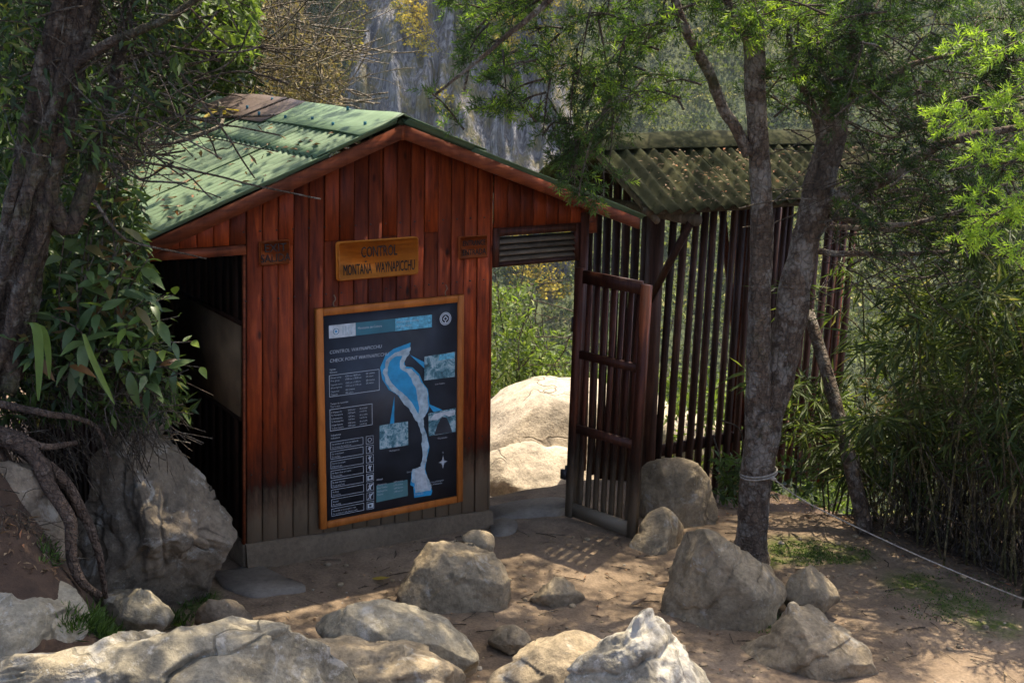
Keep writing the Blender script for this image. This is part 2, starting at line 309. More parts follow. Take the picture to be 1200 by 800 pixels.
# ------------------------------------------------------------------ mesh builder
class MB:
    def __init__(s): s.v = []; s.f = []; s.t = []; s.n = 0
    def add(s, v, f, t=.5):
        v = np.asarray(v, float).reshape(-1, 3); s.v.append(v)
        t = np.full(len(v), t, float) if np.isscalar(t) else np.asarray(t, float); s.t.append(t)
        for a in (f if isinstance(f, list) and len(f) and isinstance(f[0], np.ndarray) else [f]):
            s.f.append(np.asarray(a, np.int64) + s.n)
        s.n += len(v); return s
    def box(s, x0, x1, y0, y1, z0, z1, t=.5):
        s.add([(x, y, z) for x in (x0, x1) for y in (y0, y1) for z in (z0, z1)], np.array([(0, 1, 3, 2), (4, 6, 7, 5), (0, 4, 5, 1), (2, 3, 7, 6), (0, 2, 6, 4), (1, 5, 7, 3)]), t); return s
    def tube(s, pts, rad, n=7, t=.5, cap=True):
        P = np.asarray(pts, float); m = len(P); r = np.full(m, rad, float) if np.isscalar(rad) else np.asarray(rad, float)
        tg = np.gradient(P, axis=0); tg /= np.linalg.norm(tg, axis=1)[:, None]+1e-9
        a = np.cross(tg[0], (0, 0, 1.)); a = np.array([1., 0, 0]) if np.linalg.norm(a) < .05 else a; a /= np.linalg.norm(a)
        th = np.linspace(0, 2*np.pi, n, endpoint=False); vs_ = []
        for i in range(m):
            a = a - tg[i]*np.dot(a, tg[i]); a /= np.linalg.norm(a)+1e-9; b = np.cross(tg[i], a)
            vs_.append(P[i] + r[i]*(np.cos(th)[:, None]*a + np.sin(th)[:, None]*b))
        vv = np.concatenate(vs_); i, j = np.meshgrid(np.arange(m-1), np.arange(n), indexing='ij'); j2 = (j+1) % n
        q = np.stack([i*n+j, i*n+j2, (i+1)*n+j2, (i+1)*n+j], -1).reshape(-1, 4); fs = [q]
        if cap:
            vv = np.concatenate([vv, P[:1], P[-1:]]); k = np.arange(n); k2 = (k+1) % n
            fs.append(np.stack([k2, k, np.full(n, m*n)], 1)); fs.append(np.stack([(m-1)*n+k, (m-1)*n+k2, np.full(n, m*n+1)], 1))
        s.add(vv, fs, t); return s
    def leaves(s, pos, dr, up, ln, wd, t, fold=.25):
        pos = np.asarray(pos, float); n = len(pos); dr = dr/(np.linalg.norm(dr, axis=1)[:, None]+1e-9)
        sd = np.cross(dr, up); sd /= np.linalg.norm(sd, axis=1)[:, None]+1e-9; nr = np.cross(sd, dr)
        ln = np.broadcast_to(ln, n)[:, None]; wd = np.broadcast_to(wd, n)[:, None]
        m = pos + dr*ln*.45; lift = nr*wd*fold
        vv = np.stack([pos, m+sd*wd*.5+lift, pos+dr*ln-nr*ln*.08, m-sd*wd*.5+lift], 1).reshape(-1, 3)
        k = np.arange(n)[:, None]*4
        s.add(vv, np.concatenate([k+np.array([[0, 1, 2]]), k+np.array([[0, 2, 3]])]), np.repeat(np.broadcast_to(t, n), 4)); return s
    def mesh(s, name, m, smooth=False):
        me = bpy.data.meshes.new(name); v = np.concatenate(s.v); me.vertices.add(len(v)); me.vertices.foreach_set('co', v.astype(np.float32).ravel())
        lt = np.concatenate([np.full(len(f), f.shape[1]) for f in s.f]); li = np.concatenate([f.ravel() for f in s.f])
        me.loops.add(len(li)); me.loops.foreach_set('vertex_index', li.astype(np.int32)); me.polygons.add(len(lt))
        me.polygons.foreach_set('loop_start', np.concatenate([[0], np.cumsum(lt)[:-1]]).astype(np.int32)); me.polygons.foreach_set('loop_total', lt.astype(np.int32))
        me.update(calc_edges=True)
        at = me.attributes.new('tint', 'FLOAT', 'POINT'); at.data.foreach_set('value', np.clip(np.concatenate(s.t), 0, 1).astype(np.float32))
        if smooth: me.polygons.foreach_set('use_smooth', np.ones(len(lt), bool))
        if m: me.materials.append(m)
        return me
    def build(s, name, m, parent=None, smooth=False, loc=None):
        return link(name, s.mesh(name, m, smooth), parent, loc)
def link(name, me, parent=None, loc=None):
    o = bpy.data.objects.new(name, me); C.objects.link(o)
    if parent: o.parent = parent
    if loc is not None: o.location = tuple(loc)
    return o
def tag(o, label, cat, group=None, kind=None):
    if label: o['label'] = label
    if cat: o['category'] = cat
    if group: o['group'] = group
    if kind: o['kind'] = kind
    return o
def thing(name, label, cat, loc=(0, 0, 0), rz=0, group=None):
    o = bpy.data.objects.new(name, None); C.objects.link(o); o.location = tuple(loc); o.rotation_euler = (0, 0, rz); o.empty_display_size = .1
    return tag(o, label, cat, group)
def stuff(o): o['kind'] = 'stuff'; return o
def struct(o): o['kind'] = 'structure'; return o
def runit(n):
    v = RNG.normal(size=(n, 3)); return v/np.linalg.norm(v, axis=1)[:, None]
def spline(pts, n):
    P = np.asarray(pts, float); m = len(P); t = np.linspace(0, m-1, n); out = np.zeros((n, P.shape[1]))
    Q = np.concatenate([2*P[:1]-P[1:2], P, 2*P[-1:]-P[-2:-1]])
    for k, x in enumerate(t):
        i = min(int(x), m-2); f = x-i; a, b, c, d = Q[i], Q[i+1], Q[i+2], Q[i+3]
        out[k] = .5*((2*b)+(-a+c)*f+(2*a-5*b+4*c-d)*f*f+(-a+3*b-3*c+d)*f**3)
    return out
def wob(P, amp, freq=2., seed=0):
    n = np.stack([fbm(P*freq+31*k, 3, seed+k) for k in range(3)], 1); return P + n*amp

# ================================================================== GROUND
xs = np.concatenate([np.arange(-14, -4, .25), np.arange(-4, 4.5, .045), np.arange(4.5, 16, .25)])
ys = np.concatenate([np.arange(-6, 4.2, .25), np.arange(4.2, 11.5, .045), np.arange(11.5, 22, .3)])
X, Y = np.meshgrid(xs, ys); Z = height(X.ravel(), Y.ravel())
nx, ny = len(xs), len(ys); i, j = np.meshgrid(np.arange(ny-1), np.arange(nx-1), indexing='ij')
q = np.stack([i*nx+j, i*nx+j+1, (i+1)*nx+j+1, (i+1)*nx+j], -1).reshape(-1, 4)
gb = MB().add(np.stack([X.ravel(), Y.ravel(), Z], 1), q); ground = struct(gb.build('ground', M['dirt'], None, True))
xf, yf = X.ravel(), Y.ravel(); moss = np.zeros(len(xf))
for px, py, r in ((935, 645, .38), (985, 648, .3), (900, 655, .2), (1075, 685, .3), (1130, 710, .3), (905, 728, .18), (240, 700, .14), (225, 715, .12), (1165, 730, .25)):
    p = T(px, py); moss = np.maximum(moss, 1-sst(np.hypot(xf-p[0], (yf-p[1])), r*.35, r))
ss = (xf-P0[0])*U[0]+(yf-P0[1])*U[1]; dd = (xf-BE0[0])*BEN[0]+(yf-BE0[1])*BEN[1]
vv_ = (xf-P0[0])*V[0]+(yf-P0[1])*V[1]
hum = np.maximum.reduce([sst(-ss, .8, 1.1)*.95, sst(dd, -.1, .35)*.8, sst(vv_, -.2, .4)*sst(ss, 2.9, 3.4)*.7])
for nm, val in (('moss', moss), ('humus', hum)):
    at = ground.data.attributes.new(nm, 'FLOAT', 'POINT'); at.data.foreach_set('value', val.astype(np.float32))

# ------------------------------------------------------------------ far valley side, cliffs and forest
def zfar(x, y):
    P = np.stack([x, y, 0*x], 1)
    base = np.interp(y, [20, 24, 60, 110, 140, 300, 420, 560], [-9, -13, -62, -92, -84, 20, 110, 230])
    return base + (22*fbm(P*.012, 4, 21) + 13*(np.abs(fbm(P*np.array([.028, .010, 1]), 3, 23))-.25))*sst(y, 30, 120) + 4*fbm(P*.06, 3, 25) + .10*np.abs(x+40)*sst(y, 100, 300)
fx = np.arange(-260, 261, 4.); fy = np.concatenate([np.arange(20, 120, 4.), np.arange(120, 420, 3.), np.arange(420, 561, 10.)])
X, Y = np.meshgrid(fx, fy); Zf = zfar(X.ravel(), Y.ravel()); nx, ny = len(fx), len(fy)
i, j = np.meshgrid(np.arange(ny-1), np.arange(nx-1), indexing='ij'); q = np.stack([i*nx+j, i*nx+j+1, (i+1)*nx+j+1, (i+1)*nx+j], -1).reshape(-1, 4)
def hillmat():
    m, nt, b = mat('hill_scrub', .95); vec = coords(nt, 'Object'); n1 = noise(nt, vec, .05, 6, .6); n2 = noise(nt, vec, .7, 6, .7)
    c = ramp(nt, n1, [(.3, (.04, .052, .018)), (.6, (.085, .10, .034)), (.75, (.16, .12, .06))]); c = mix(nt, .8, c, ramp(nt, n2, [(.3, .4), (.65, 1.2)]), 'MULTIPLY'); setc(nt, b, c); bump(nt, b, n2, .8, 1.2); return m
M['hill'] = hillmat()
struct(MB().add(np.stack([X.ravel(), Y.ravel(), Zf], 1), q).build('hillside', M['hill'], None, True))
def cliffmat():
    m, nt, b = mat('streaked_cliff_rock', .9); vec = coords(nt, 'Object')
    st = noise(nt, coords(nt, 'Object', (.42, .42, .035)), 1., 6, .65, .4); n2 = noise(nt, vec, .22, 6, .65); n3 = noise(nt, coords(nt, 'Object', (1, 1, .3)), 1.4, 5, .65)
    c = ramp(nt, st, [(.33, (.03, .031, .034)), (.43, (.12, .118, .12)), (.50, (.29, .275, .25)), (.56, (.09, .085, .085)), (.64, (.24, .20, .15)), (.72, (.07, .06, .06))])
    c = mix(nt, .6, c, ramp(nt, n3, [(.3, .5), (.65, 1.15)]), 'MULTIPLY')
    f = ramp(nt, n2, [(.48, 0.), (.58, 1.)]); c = mix(nt, mathn(nt, 'MULTIPLY', f, .8), c, ramp(nt, n3, [(.3, (.045, .06, .02)), (.7, (.22, .16, .04))])); setc(nt, b, c); bump(nt, b, mathn(nt, 'ADD', st, n3), 1., 1.5); return m
M['cliff'] = cliffmat()
def cliff(name, px0, px1, Yc, zt, zb, seed, lean=.22):
    a = np.linspace(px0, px1, 260); zz = np.linspace(zb, zt, 110); A, B = np.meshgrid(a, zz)
    x = (A-600)/F_PX*Yc*1.0; y = Yc + (B-zb)*lean
    P = np.stack([x.ravel(), 0*x.ravel(), B.ravel()], 1); edge = np.minimum(A-px0, px1-A).ravel()/(px1-px0)
    dsp = 10*fbm(P*np.array([.05, 1, .018]), 4, seed) + 6*np.abs(fbm(P*np.array([.20, 1, .035]), 4, seed+4)) + 2.2*fbm(P*np.array([.7, 1, .18]), 3, seed+8)
    yv = y.ravel() - dsp + 55*(1-sst(edge+.10*fbm(P*np.array([.05, 1, .05]), 3, seed+13), .0, .17))
    n0, n1 = len(zz), len(a); i, j = np.meshgrid(np.arange(n0-1), np.arange(n1-1), indexing='ij'); q = np.stack([i*n1+j, i*n1+j+1, (i+1)*n1+j+1, (i+1)*n1+j], -1).reshape(-1, 4)
    pts = np.stack([x.ravel(), yv, B.ravel()], 1); struct(MB().add(pts, q).build(name, M['cliff'], None, True)); return pts
cl1 = cliff('cliff', 310, 720, 222, 75, -50, 40, .5); cl2 = cliff('cliff', 690, 1060, 262, 95, -40, 60, .6)

def clumps(mb, cen, rad, per, lsz, tint, flat=.75):
    n = len(cen); d = runit(n*per); d[:, 2] = np.abs(d[:, 2])*1.1-.25
    rr = np.repeat(rad, per)[:, None]; pos = np.repeat(cen, per, 0) + d*rr*RNG.uniform(.65, 1.05, (n*per, 1))*np.array([1, 1, flat])
    dr = runit(n*per)*.8 + d*.5; l = np.repeat(rad, per)*lsz*RNG.uniform(.6, 1.3, n*per)
    mb.leaves(pos, dr, d+runit(n*per)*.5, l, l*.75, np.repeat(tint, per)+RNG.normal(0, .13, n*per)+.15*d[:, 2], .1)
n = 21000; yy = RNG.uniform(0, 1, n)**.8*330+95; px = RNG.uniform(-120, 1320, n); xx = (px-600)/F_PX*yy
zz = zfar(xx, yy); cen = np.stack([xx, yy, zz+1], 1); g = fbm(cen*.03, 3, 77)
ok = (g > -.6); cen = cen[ok]; g = g[ok]
mb = MB(); clumps(mb, cen, RNG.uniform(.7, 2.9, len(cen)), 30, .36, .42+.5*g+RNG.normal(0, .27, len(cen)))
tag(mb.build('forest', M['farleaf']), 'dense green forest covering the far side of the valley', 'forest', None, 'stuff')
mb = MB()
for cl, nn, thr, sh in ((cl1, 7000, -.06, .55), (cl2, 8000, -.12, .28)):
    k = RNG.integers(0, len(cl), nn*2); c = cl[k]; g = fbm(c*np.array([.06, .03, .028]), 3, 91)
    c = c[g > thr][:nn]; clumps(mb, c+np.array([0, -.6, 0]), RNG.uniform(.45, 1.8, len(c)), 22, .40, sh+.9*fbm(c*np.array([.11, .05, .02]), 2, 5)+RNG.normal(0, .2, len(c)))
tag(mb.build('cliff_vegetation', M['cliffleaf']), 'yellowish bushes and moss clinging to the cliff ledges', 'vegetation', None, 'stuff')

# ================================================================== HUT
hut = thing('checkpoint_hut', 'red brown plank checkpoint hut with green corrugated gable roof', 'hut', P0, HUT_A)
AP_S, AP_Z = 1.04, 2.73                      # underside of roof at the apex (front)
EL_S, EL_Z, ER_S, ER_Z = -.74, 2.035, 2.91, 2.055
def rake(s): return AP_Z - (AP_S-s)*(AP_Z-EL_Z)/(AP_S-EL_S) if s < AP_S else AP_Z - (s-AP_S)*(AP_Z-ER_Z)/(ER_S-AP_S)
def plank(x0, x1, zb0, zb1, zt0, zt1, yf, th, ch=.005):
    prof = [(x0, yf+th), (x0, yf+ch), (x0+ch, yf), (x1-ch, yf), (x1, yf+ch), (x1, yf+th)]; vb, vt = [], []
    for x, y in prof:
        k = (x-x0)/(x1-x0); vb.append((x, y, zb0+(zb1-zb0)*k)); vt.append((x, y, zt0+(zt1-zt0)*k))
    n = len(prof); m = MB(); m.add(vb+vt, [np.array([(a, (a+1) % n, n+(a+1) % n, n+a) for a in range(n)]), np.array([tuple(range(n))[::-1]]), np.array([tuple(range(n, 2*n))])]); return lean(m)
def lean(mb):
    for v in mb.v: v[:, 0] += .034*np.clip(v[:, 2], 0, 3)*np.clip(1-v[:, 0]/1.8, 0, 1.2)
    return mb
def plinth_top(s): return .175 - .11*s/1.8
fwall = MB(); fwall.add([(s, y, z) for y in (.022, .06) for s, z in ((.01, .05), (1.795, .05), (1.795, rake(1.795)-.02), (AP_S, AP_Z-.02), (.01, rake(.01)-.02))],
    [np.array([(0, 1, 2, 3, 4)]), np.array([(9, 8, 7, 6, 5)]), np.array([(a, 5+a, 5+(a+1) % 5, (a+1) % 5) for a in range(5)])])
fwall = lean(fwall).build('front_wall', M['dark'], hut)
pitch = .1045; s = 0.0; k = 0
split = {2, 5, 6, 9, 12}
while s < 1.79:
    a, b_ = s+.0026, min(s+pitch, 1.80)-.0026; yo = random.uniform(-.003, .003)
    if k in split:
        zs = 2.045+random.uniform(-.005, .02)
        plank(a, b_, plinth_top(a), plinth_top(b_), zs-.003, zs-.003, yo, .02).build('plank', M['plank'], fwall)
        plank(a, b_, zs, zs, rake(a)-.01, rake(b_)-.01, yo-.006, .02).build('plank', M['plank'], fwall)
    else: plank(a, b_, plinth_top(a), plinth_top(b_), rake(a)-.01, rake(b_)-.01, yo, .02).build('plank', M['plank'], fwall)
    s += pitch; k += 1
s = 1.805
while s < 2.60:
    a, b_ = s+.0015, min(s+pitch, 2.62)-.0015
    plank(a, b_, 2.062, 2.062, rake(a)-.01, rake(b_)-.01, random.uniform(-.003, .003), .02).build('plank', M['plank'], fwall); s += pitch
s = -.003
while s > -.60:
    a, b_ = s-pitch+.0015, s-.0015
    plank(a, b_, 2.065, 2.065, rake(a)-.01, rake(b_)-.01, random.uniform(-.003, .003), .02).build('plank', M['plank'], fwall); s -= pitch
for zn in (.62, 1.72, 2.14):
    for kx in range(17):
        x = .052+kx*pitch; MB().box(x-.004, x+.004, -.0085, .004, zn-.004, zn+.004).build('nail', M['iron'], fwall) if zn < rake(x)-.1 else None
pb = MB(); n = 24; top, bot = [], []
for kx in range(n+1):
    s = -.004+1.812*kx/n; z = plinth_top(s)-.003+random.uniform(-.003, .003); w_ = random.uniform(-.004, .004)
    top += [(s, -.022+w_, z-.012), (s, -.010+w_, z), (s, .10, z)]; bot += [(s, -.040+w_*2, -.18)]
vv = [];
for kx in range(n+1): vv += [bot[kx]] + top[3*kx:3*kx+3]
pb.add(vv, [np.array([(4*a+r, 4*a+4+r, 4*a+5+r, 4*a+1+r) for a in range(n) for r in range(3)])]); pb.add([vv[0], vv[1], vv[2], vv[3], (-.004, .1, -.18)], np.array([(0, 4, 3, 2, 1)])); pb.add([vv[-4], vv[-3], vv[-2], vv[-1], (1.808, .1, -.18)], np.array([(0, 1, 2, 3, 4)]))
tag(pb.build('plinth', M['concrete'], hut), 'rough concrete plinth splashed with mud', None)
# exit passage on the left side of the hut: dark planked side wall with a tan notice panel
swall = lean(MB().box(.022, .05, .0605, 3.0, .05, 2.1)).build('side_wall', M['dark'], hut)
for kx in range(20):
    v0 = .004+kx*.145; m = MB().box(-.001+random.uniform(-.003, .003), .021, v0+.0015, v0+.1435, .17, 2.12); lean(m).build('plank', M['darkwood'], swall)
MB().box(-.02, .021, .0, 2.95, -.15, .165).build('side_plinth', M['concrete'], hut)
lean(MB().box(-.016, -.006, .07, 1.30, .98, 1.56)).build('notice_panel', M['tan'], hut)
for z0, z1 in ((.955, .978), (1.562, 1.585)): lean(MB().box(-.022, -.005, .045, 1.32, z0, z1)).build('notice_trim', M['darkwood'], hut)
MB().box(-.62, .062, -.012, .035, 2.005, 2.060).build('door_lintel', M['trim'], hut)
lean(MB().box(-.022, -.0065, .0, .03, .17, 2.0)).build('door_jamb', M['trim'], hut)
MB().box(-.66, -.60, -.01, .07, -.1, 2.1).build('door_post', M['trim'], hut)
ow = MB().box(-.68, -.665, .0, 2.95, -.05, 2.02).build('passage_shade_wall', M['dark'], hut)  # unseen wall added on the far side to keep the exit passage dark
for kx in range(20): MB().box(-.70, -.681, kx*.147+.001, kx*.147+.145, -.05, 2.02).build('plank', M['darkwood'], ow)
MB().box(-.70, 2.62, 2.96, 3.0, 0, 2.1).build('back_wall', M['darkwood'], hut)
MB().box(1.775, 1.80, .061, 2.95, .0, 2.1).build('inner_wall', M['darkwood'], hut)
# gateway on the right: jamb, post, louvred transom
MB().box(1.8015, 1.845, -.005, .06, 1.795, 2.058).build('transom_stile', M['gatewood'], hut)
MB().box(2.475, 2.515, -.005, .06, 1.795, 2.058).build('transom_stile', M['gatewood'], hut)
MB().box(1.8015, 2.62, -.012, .065, 2.0595, 2.061).build('transom_lining', M['gatewood'], hut)
MB().box(1.8455, 2.4745, -.004, .055, 2.005, 2.057).build('transom_rail', M['gatewood'], hut)
MB().box(1.8455, 2.4745, -.004, .055, 1.796, 1.826).build('transom_rail', M['gatewood'], hut)
for kx in range(4):
    z = 1.842+kx*.040; m = MB(); m.add([(1.847, .0, z-.012), (2.473, .0, z-.012), (2.473, .048, z+.020), (1.847, .048, z+.020), (1.847, .0, z-.002), (2.473, .0, z-.002), (2.473, .048, z+.030), (1.847, .048, z+.030)],
        np.array([(0, 3, 2, 1), (4, 5, 6, 7), (0, 1, 5, 4), (1, 2, 6, 5), (2, 3, 7, 6), (3, 0, 4, 7)])); m.build('louvre', M['louvre'], hut)
MB().box(2.5155, 2.575, -.02, .06, -.3, 2.13).build('gate_post', M['gatewood'], hut)
MB().box(2.585, 2.66, .0, .05, 1.98, 2.16).build('eave_beam_end', M['trim'], hut)
# barge boards
for sA, zA, sB, zB in ((EL_S, EL_Z, AP_S-.012, AP_Z), (ER_S, ER_Z, AP_S+.012, AP_Z)):
    m = MB(); y0, y1 = -.165, -.135; dz = .085
    m.add([(sA, y0, zA-.045), (sB, y0, zB-dz+.03), (sB, y0, zB+.034), (sA, y0, zA+.034), (sA, y1, zA-.045), (sB, y1, zB-dz+.03), (sB, y1, zB+.034), (sA, y1, zA+.034)],
        np.array([(0, 1, 2, 3), (7, 6, 5, 4), (0, 4, 5, 1), (1, 5, 6, 2), (2, 6, 7, 3), (3, 7, 4, 0)])); m.build('barge_board', M['trim'], hut)
m = MB().box(AP_S-.011, AP_S+.011, -.163, -.10, AP_Z-.06, AP_Z+.03); m.build('apex_block', M['trim'], hut)
# roof frame (rafters) and sheets
rf = MB()
for v in (.3, 1.1, 1.9, 2.7):
    for sA, zA in ((EL_S+.03, EL_Z), (ER_S-.03, ER_Z)):
        dzv = .012*v
        rf.add([(x, y, z) for y in (v, v+.05) for x, z in ((sA, zA-.05+dzv), (AP_S, AP_Z-.05+dzv), (AP_S, AP_Z+.0+dzv), (sA, zA+.0+dzv))], np.array([(0, 1, 2, 3), (7, 6, 5, 4), (0, 4, 5, 1), (2, 6, 7, 3), (3, 7, 4, 0)]))
roof = rf.build('roof', M['darkwood'], hut)
def sheet(sA, zA, sB, zB, v0, v1, wl, amp, lift, rows=10, seed=0, sag=.006, tilt=0.):
    n = max(8, int(round((v1-v0)/wl*8))); vs1 = np.linspace(v0, v1, n+1); ts = np.linspace(0, 1, rows+1)
    Tm, Vm = np.meshgrid(ts, vs1, indexing='ij'); s_ = sA+(sB-sA)*Tm; ln = math.hypot(sB-sA, zB-zA); nrm = (-(zB-zA)/ln*(1 if sB > sA else -1), abs(sB-sA)/ln)
    w_ = amp*np.sin(2*np.pi*Vm/wl) + lift + sag*fbm(np.stack([s_.ravel()*2, Vm.ravel()*2, 0*s_.ravel()+seed], 1), 2, 5).reshape(s_.shape)
    z_ = zA+(zB-zA)*Tm + tilt*Vm; top = np.stack([s_+nrm[0]*w_, Vm, z_+nrm[1]*w_], -1).reshape(-1, 3); bot = top - np.array([nrm[0], 0, nrm[1]])*.005
    R, Cc = rows+1, n+1; i, j = np.meshgrid(np.arange(rows), np.arange(n), indexing='ij'); q = np.stack([i*Cc+j, i*Cc+j+1, (i+1)*Cc+j+1, (i+1)*Cc+j], -1).reshape(-1, 4); N = R*Cc
    e = []
    for jj in range(n): e += [(jj, N+jj, N+jj+1, jj+1), ((R-1)*Cc+jj, (R-1)*Cc+jj+1, N+(R-1)*Cc+jj+1, N+(R-1)*Cc+jj)]
    for ii in range(rows): e += [(ii*Cc, (ii+1)*Cc, N+(ii+1)*Cc, N+ii*Cc), (ii*Cc+n, N+ii*Cc+n, N+(ii+1)*Cc+n, (ii+1)*Cc+n)]
    return MB().add(np.concatenate([top, bot]), [q, q[:, ::-1]+N, np.array(e)])
TILT = .012
edges = [-.17, .68, 1.50, 2.32, 3.12]
def lerp(a, b, t): return a+(b-a)*t
for kx in range(4):
    a, b_ = edges[kx], edges[kx+1]+.05
    for side, (sE, zE) in enumerate(((EL_S-.03, EL_Z-.012), (ER_S+.03, ER_Z-.012))):
        sm, zm = lerp(sE, AP_S, .74), lerp(zE, AP_Z, .74); sm2, zm2 = lerp(sE, AP_S, .70), lerp(zE, AP_Z, .70)
        sheet(sE, zE, sm, zm, a, b_, .094, .0165, .055+.004*(kx % 2), 12, kx, tilt=TILT).build('roofing_sheet', M['roof'], roof, True)
        sheet(sm2, zm2, lerp(sE, AP_S, .995), lerp(zE, AP_Z, .995), a, b_, .094, .0165, .067+.004*(kx % 2), 6, kx+9, tilt=TILT).build('roofing_sheet', M['roof'], roof, True)
def ridgecap(v0, v1, m, lift, wdt, seed):
    vs1 = np.linspace(v0, v1, 22); prof = [(-wdt, 0), (-wdt*.55, .0), (-.06, .0), (0, .012), (.06, .0), (wdt*.55, 0), (wdt, 0)]; pts = []
    for v in vs1:
        for o, e in prof:
            s_ = AP_S+o; z = (rake(s_) if abs(o) > .05 else rake(AP_S+.03)+.004) + lift + e + TILT*v + .014*float(fbm([[v*2.2+seed, o*3, 1.]], 2, 3)[0]); pts.append((s_, v, z))
    n = len(prof); q = np.array([(a*n+b, a*n+b+1, (a+1)*n+b+1, (a+1)*n+b) for a in range(21) for b in range(n-1)]); N = len(pts); P = np.array(pts)
    e = [(a*n, (a+1)*n, N+(a+1)*n, N+a*n) for a in range(21)]+[(a*n+n-1, N+a*n+n-1, N+(a+1)*n+n-1, (a+1)*n+n-1) for a in range(21)]+[(b, N+b, N+b+1, b+1) for b in range(n-1)]+[(21*n+b, 21*n+b+1, N+21*n+b+1, N+21*n+b) for b in range(n-1)]
    mm = MB().add(np.concatenate([P, P-np.array([0, 0, .006])]), [q, q[:, ::-1]+N, np.array(e)]); return mm.build('ridge_cap', m, roof, False)
tag(ridgecap(-.175, 1.42, M['roof'], .098, .30, 0), 'green ridge cap', None); tag(ridgecap(1.36, 2.85, M['capbrown'], .108, .34, 5), 'brown metal ridge cap', None)
for kx, (s_, v) in enumerate(((.86, .0), (.80, .35), (.83, .75), (.8, 1.15), (.78, 1.6), (.84, 2.0), (.78, 2.45), (1.0, 1.9), (1.02, .6))):
    m = MB(); z = rake(s_)+.112+TILT*v+(.01 if v > 1.3 else 0); m.tube([(s_, v, z-.02), (s_, v, z+.008)], .010, 8); m.build('roof_bolt', M['pteal'], roof)

# ------------------------------------------------------------------ text helper
def text(body, size, m, parent, x, y, z, align='LEFT', ext=.0, sx=1., name='lettering', sh=0.):
    cu = bpy.data.curves.new(name, 'FONT'); cu.body = body; cu.size = size; cu.align_x = align; cu.extrude = ext; cu.resolution_u = 2; cu.shear = sh
    tmp = bpy.data.objects.new('tmp', cu); C.objects.link(tmp); bpy.context.view_layer.update()
    me = bpy.data.meshes.new_from_object(tmp.evaluated_get(bpy.context.evaluated_depsgraph_get())); bpy.data.objects.remove(tmp)
    me.transform(Matrix.Translation((x, y, z)) @ Matrix.Rotation(math.radians(90), 4, 'X') @ Matrix.Diagonal((sx, 1, 1, 1)))
    me.materials.clear(); me.materials.append(m); me.name = name; return link(name, me, parent)
def roundboard(w, h, th, r, bev=.006):
    pts = []
    for cx, cz, a0 in ((w-r, h-r, 0), (r, h-r, 90), (r, r, 180), (w-r, r, 270)):
        for a in range(0, 91, 18): pts.append((cx+r*math.cos(math.radians(a0+a)), cz+r*math.sin(math.radians(a0+a))))
    n = len(pts); c = (w/2, h/2); f = [(x+(c[0]-x)*bev*2/w, -th, z+(c[1]-z)*bev*2/h) for x, z in pts]; mid = [(x, -th+bev, z) for x, z in pts]; bk = [(x, 0, z) for x, z in pts]
    q = [(r_*n+a, r_*n+(a+1) % n, (r_+1)*n+(a+1) % n, (r_+1)*n+a) for r_ in range(2) for a in range(n)]
    return MB().add(f+mid+bk, [np.array(q), np.array([tuple(range(n))]), np.array([tuple(range(2*n, 3*n))[::-1]])])
def onfront(s, z, off=-.012): return W(s, off, z)
sg = thing('wooden_sign', 'orange varnished wooden sign reading control montana waynapicchu above the map board', 'sign', onfront(.642, 1.80), HUT_A)
roundboard(.57, .245, .03, .018).build('board', M['signwood'], sg)
text('CONTROL', .096, M['letter'], sg, .285, -.0325, .140, 'CENTER', .0015, .55)
text('MONTAÑA', .096, M['letter'], sg, .035, -.0325, .035, 'LEFT', .0015, .40)
text('WAYNAPICCHU', .096, M['letter'], sg, .540, -.0325, .035, 'RIGHT', .0015, .40)
sg = thing('wooden_sign', 'small brown wooden sign reading exit salida beside the dark doorway', 'sign', onfront(.142, 1.932), HUT_A)
roundboard(.19, .148, .022, .008).build('board', M['signbrown'], sg)
text('EXIT', .070, M['letter'], sg, .095, -.0245, .083, 'CENTER', .0015, 1.0); text('SALIDA', .068, M['letter'], sg, .095, -.0245, .022, 'CENTER', .0015, .86)
sg = thing('wooden_sign', 'small brown wooden sign reading entrance entrada beside the louvred gateway', 'sign', onfront(1.522, 1.874), HUT_A)
roundboard(.215, .150, .022, .006).build('board', M['signbrown'], sg)
text('ENTRANCE', .050, M['letter'], sg, .108, -.0245, .088, 'CENTER', .0015, .68); text('ENTRADA', .056, M['letter'], sg, .108, -.0245, .026, 'CENTER', .0015, .70)

# ------------------------------------------------------------------ information board
BW, BH = 1.062, 1.452
ib = thing('map_board', 'large dark blue trail map board in an orange wooden frame on the hut', 'board', onfront(.488, .186, -.014), HUT_A)
fw_ = .048
for x0, x1, z0, z1 in ((0, fw_, 0, BH), (BW-fw_, BW, 0, BH), (fw_+.0005, BW-fw_-.0005, 0, fw_), (fw_+.0005, BW-fw_-.0005, BH-fw_, BH)):
    m = MB(); e = .006; m.add([(x0, 0, z0), (x1, 0, z0), (x1, 0, z1), (x0, 0, z1), (x0, -.03, z0), (x1, -.03, z0), (x1, -.03, z1), (x0, -.03, z1), (x0+e, -.038, z0+e), (x1-e, -.038, z0+e), (x1-e, -.038, z1-e), (x0+e, -.038, z1-e)],
        np.array([(3, 2, 1, 0), (8, 9, 10, 11)]+[(a, (a+1) % 4, 4+(a+1) % 4, 4+a) for a in range(4)]+[(4+a, 4+(a+1) % 4, 8+(a+1) % 4, 8+a) for a in range(4)])); m.build('frame_rail', M['frame'], ib)
PW, PH = BW-2*fw_, BH-2*fw_
panel = MB().box(fw_+.001, BW-fw_-.001, -.024, -.004, fw_+.001, BH-fw_-.001).build('panel', M['panel'], ib)
